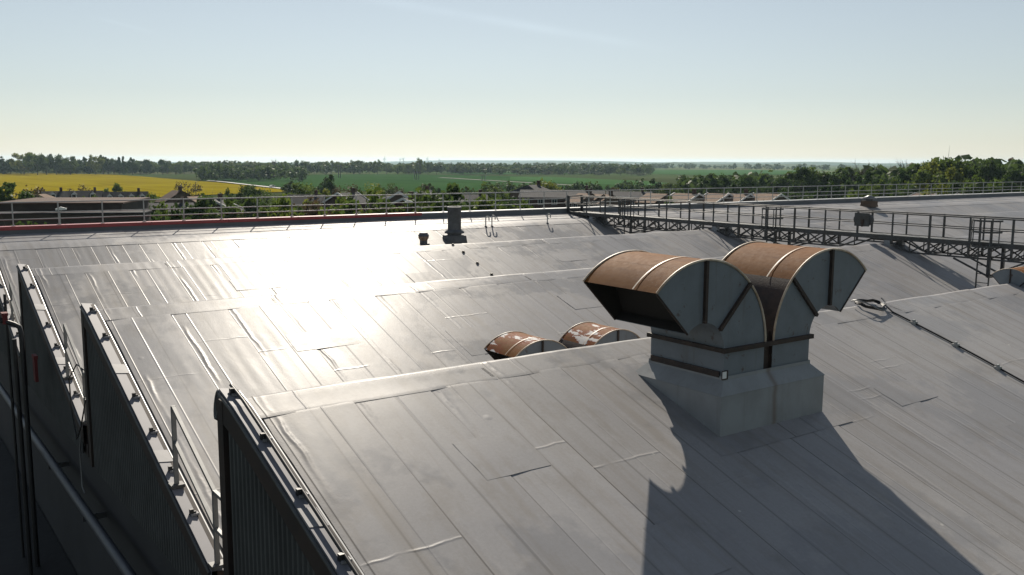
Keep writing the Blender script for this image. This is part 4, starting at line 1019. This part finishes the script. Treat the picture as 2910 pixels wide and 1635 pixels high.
for i, (px, w_, yr, rt) in enumerate(((1665, 40, 547, -38), (1702, 28, 549, -40), (1728, 30, 550, -42), (1870, 62, 546, -36), (1955, 74, 545, -36), (2045, 62, 544, -36), (2105, 60, 544, -34), (2185, 76, 543, -34))):
    house(px, 185, w_, yr, yr+22, rt, 'tile', 'housew', f'tan roofed house, {ordn(i)} from the left of the sunlit row', 0, 8, 2, i > 3, chim=i % 2 == 0)
house(1790, 215, 120, 541, 556, 0, 'slate', 'houser', 'dark roofed row behind the sunlit tan roofs', 0, 8, 4)
house(2640, 230, 60, 536, 548, -40, 'tile2', 'houser', 'reddish roof left of three behind the right end of the rail', 0, 8, 1, True, chim=False)
house(2700, 230, 60, 536, 550, -40, 'tile2', 'houser', 'reddish roof, middle of three behind the right end of the rail', 0, 8, 1, True, chim=False)
house(2760, 230, 60, 535, 549, -40, 'tile2', 'houser', 'reddish roof right of three behind the right end of the rail', 0, 8, 1, True, chim=False)
# long brown brick workshop at left
p = gp(205, 118); wsr = empty('brick_workshop', p, 'long brown brick workshop close behind the left end of the parapet', 'building', None, R(-20)-0.1)
H_ = height_at(566, 118); m = MB(); m.box((-6.5,-6,-1),(6.5,8,H_)); m.build('wall', M['brick'], wsr)
m = MB(); m.box((-6.7,-6.2,H_),(6.7,8.2,H_+.18)); m.build('roof', M['tile2'], wsr)
m = MB(); m.box((-6.6,-10,-1),(9.5,-6.05,height_at(592,112))); m.build('lean_to', M['brick'], wsr)
m = MB(); m.box((-6.8,-10.2,height_at(592,112)),(9.7,-6.05,height_at(592,112)+.15)); m.build('lean_to_roof', M['slate'], wsr)
# far farm sheds
for px, w_, yt, lb in ((1690, 42, 486, 'long white farm shed by the big far tree'), (665, 26, 490, 'low pale farm building among the trees right of the lorry'), (1620, 60, 484, 'long reddish farm roof in the hazy distance')):
    d = 1080 if px < 800 else 1380; p = gp(px, d); p.z = terr(p.x, p.y); L = w_/FPX*d; hh = height_at(yt, d)-p.z
    vd = math.atan2(p.y, p.x)-math.pi/2; rt = empty('farm_shed', p, lb, 'shed', None, vd)
    m = MB(); m.box((-L/2,-6,-1),(L/2,6,hh*.7)); m.build('wall', M['render'], rt)
    m = MB(); m.prism([(-7,hh*.66),(7,hh*.66),(0,hh)], 'x', -L/2-.5, L/2+.5); m.build('roof', M['wpaint' if 'white' in lb or 'pale' in lb else 'tile'], rt)
# ------------------------------------------------------------------ poles, lamps, turbines, vehicles
def power_pole(px, yt, yb, label):
    p = gpx(px, yb); d = math.hypot(p.x, p.y); h = height_at(yt, d)-p.z
    rt = empty('power_pole', p, label, 'power pole', 'power poles in the green field', math.atan2(p.y, p.x)-math.pi/2)
    m = MB(); m.tube([(0,0,-.5),(0,0,h)], [.4,.28], 6); m.build('pole', M['steel'], rt)
    m = MB(); m.box((-1.6,-.1,h-1.0),(1.6,.1,h-.75)); m.build('crossarm', M['steel'], rt)
    m = MB()
    for x in (-1.4, 0, 1.4): m.lathe((x,0,h-.75), [(.12,0),(.16,.25),(.08,.45)], 6)
    m.build('insulator', M['steel'], rt)
for i, (px, yt, yb) in enumerate(((867,472,500),(875,471,500),(943,470,503),(962,471,506),(968,471,507),(1178,488,511),(1184,488,512),(1190,488,512),(1370,497,515),(1378,497,515))):
    power_pole(px, yt, yb, f'wooden power pole, {ordn(i)} from the left in the green field')
for i, (px, yt) in enumerate(((1092, 446), (1137, 449), (1146, 446), (1214, 445), (1248, 450))):
    d = 5200; p = gp(px, d); p.z = terr(p.x, p.y); h = height_at(yt, d)-p.z
    rt = empty('wind_turbine', p, f'faint wind turbine on the horizon, {ordn(i)} from the left', 'wind turbine', 'far wind turbines', math.atan2(p.y, p.x)-math.pi/2+.4)
    m = MB(); m.tube([(0,0,0),(0,0,h*.72)], [2.4,1.4], 8); m.build('tower', M['wpaint'], rt)
    m = MB(); m.box((-1.8,-4,h*.72-1.5),(1.8,4,h*.72+2)); m.build('nacelle', M['wpaint'], rt)
    for k in range(3):
        a = R(90+120*k+i*35); m = MB(); m.bar((0,-4.6,h*.72), (h*.3*math.cos(a),-4.6,h*.72+h*.3*math.sin(a)), 1.8, .5, (0,1,0)); m.build('blade', M['wpaint'], rt)
def lamp(px, yt, d, label):
    p = gp(px, d); p.z = 0; h = height_at(yt, d); rt = empty('street_lamp', p, label, 'street lamp', None, math.atan2(p.y, p.x)-math.pi/2)
    m = MB(); m.tube([(0,0,0),(0,0,h),(.25,0,h+.15)], [.09,.06,.05], 6); m.build('pole', M['galvd'], rt)
    m = MB(); m.prism([(-.28,h+.08),(.5,h+.12),(.5,h+.22),(.1,h+.34),(-.28,h+.2)], 'y', -.16, .16); m.build('lamp_head', M['wpaint'], rt)
lamp(160, 590, 78, 'street lamp with pale head behind the left end of the rail')
lamp(1157, 578, 95, 'street lamp with pale head before the steep gables')
def car(p, rz_, col, label, name='parked_car', van=False):
    rt = empty(name, p, label, 'van' if van else 'car', None, rz_); L, Wd = (5.6, 2.0) if van else (4.2, 1.75)
    m = MB(); pr = [(-L/2,.35),(L/2,.35),(L/2,.8),(L/2-.9,.95),(L/2-1.5,2.3),(-L/2,2.35)] if van else [(-L/2,.35),(L/2,.35),(L/2,.75),(L/2-.9,.88),(L/2-1.5,1.42),(-L/2+.9,1.45),(-L/2+.1,.95)]
    m.prism(pr, 'y', -Wd/2, Wd/2); b = m.build('body', M[col], rt)
    z0, z1 = (1.1, 2.1) if van else (.92, 1.34)
    for sg in (-1, 1):
        m = MB(); m.box((-L/2+1.1 if not van else L/2-2.4, sg*Wd/2-.01, z0), (L/2-1.5, sg*Wd/2+.01, z1)); m.build('window', M['glass'], b)
    for x in (-L/2+.8, L/2-.8):
        for sg in (-1, 1):
            m = MB(); vs = []
            n = 12
            for yy in (sg*Wd/2-.1, sg*Wd/2+.03): vs += [(x+.33*math.cos(2*math.pi*i/n), yy, .33+.33*math.sin(2*math.pi*i/n)) for i in range(n)]
            m.add(vs, [tuple(range(n)), tuple(range(2*n-1, n-1, -1))]+[(i, n+i, n+(i+1)%n, (i+1)%n) for i in range(n)]); m.build('wheel', M['black'], rt)
q = gpx(775, 535.5); q.z += .6; car(q, math.atan2(q.y, q.x)-.9, 'wpaint', 'small pale car on the road beside the yellow field', 'moving_car')
# white lorry on the far lane
q = gpx(652, 509); lr = empty('lorry', q, 'white box lorry on the lane beyond the yellow field', 'lorry', None, math.atan2(q.y, q.x)-math.pi/2)
m = MB(); m.box((-4.2,-1.25,1.1),(2.4,1.25,4.0)); m.build('cargo_box', M['wpaint'], lr)
m = MB(); m.prism([(2.5,.6),(4.4,.6),(4.4,1.9),(4.0,2.9),(2.5,3.0)], 'y', -1.2, 1.2); cb = m.build('cab', M['wpaint'], lr)
m = MB(); m.box((3.1,-1.22,1.9),(4.0,-1.2,2.7)); m.build('window', M['glass'], cb)
m = MB(); m.box((-4.1,-1.0,.6),(2.5,1.0,1.1)); m.build('chassis', M['black'], lr)
for x in (-3.2, -2.2, 3.4):
    m = MB(); n = 12; vs = []
    for yy in (-1.2, 1.2): vs += [(x+.5*math.cos(2*math.pi*i/n), yy, .5+.5*math.sin(2*math.pi*i/n)) for i in range(n)]
    m.add(vs, [tuple(range(n)), tuple(range(2*n-1, n-1, -1))]+[(i, n+i, n+(i+1)%n, (i+1)%n) for i in range(n)]); m.build('wheel', M['black'], lr)
# ------------------------------------------------------------------ haze
hz = MB(); hz.box((-14000, -14000, -60), (14000, 14000, 43)); ho = hz.build('haze', []) if False else None
me = bpy.data.meshes.new('haze'); me.from_pydata(hz.v, [], hz.f); hm = bpy.data.materials.new('haze_air'); hm.use_nodes = True
ht = hm.node_tree; ht.nodes.clear(); pv = ht.nodes.new('ShaderNodeVolumePrincipled'); oo = ht.nodes.new('ShaderNodeOutputMaterial')
pv.inputs['Color'].default_value = (.62, .84, 1, 1); pv.inputs['Density'].default_value = .00005; pv.inputs['Anisotropy'].default_value = .45
ht.links.new(pv.outputs[0], oo.inputs['Volume']); me.materials.append(hm)
ho = bpy.data.objects.new('haze', me); C.objects.link(ho); tag(ho, kind='stuff')
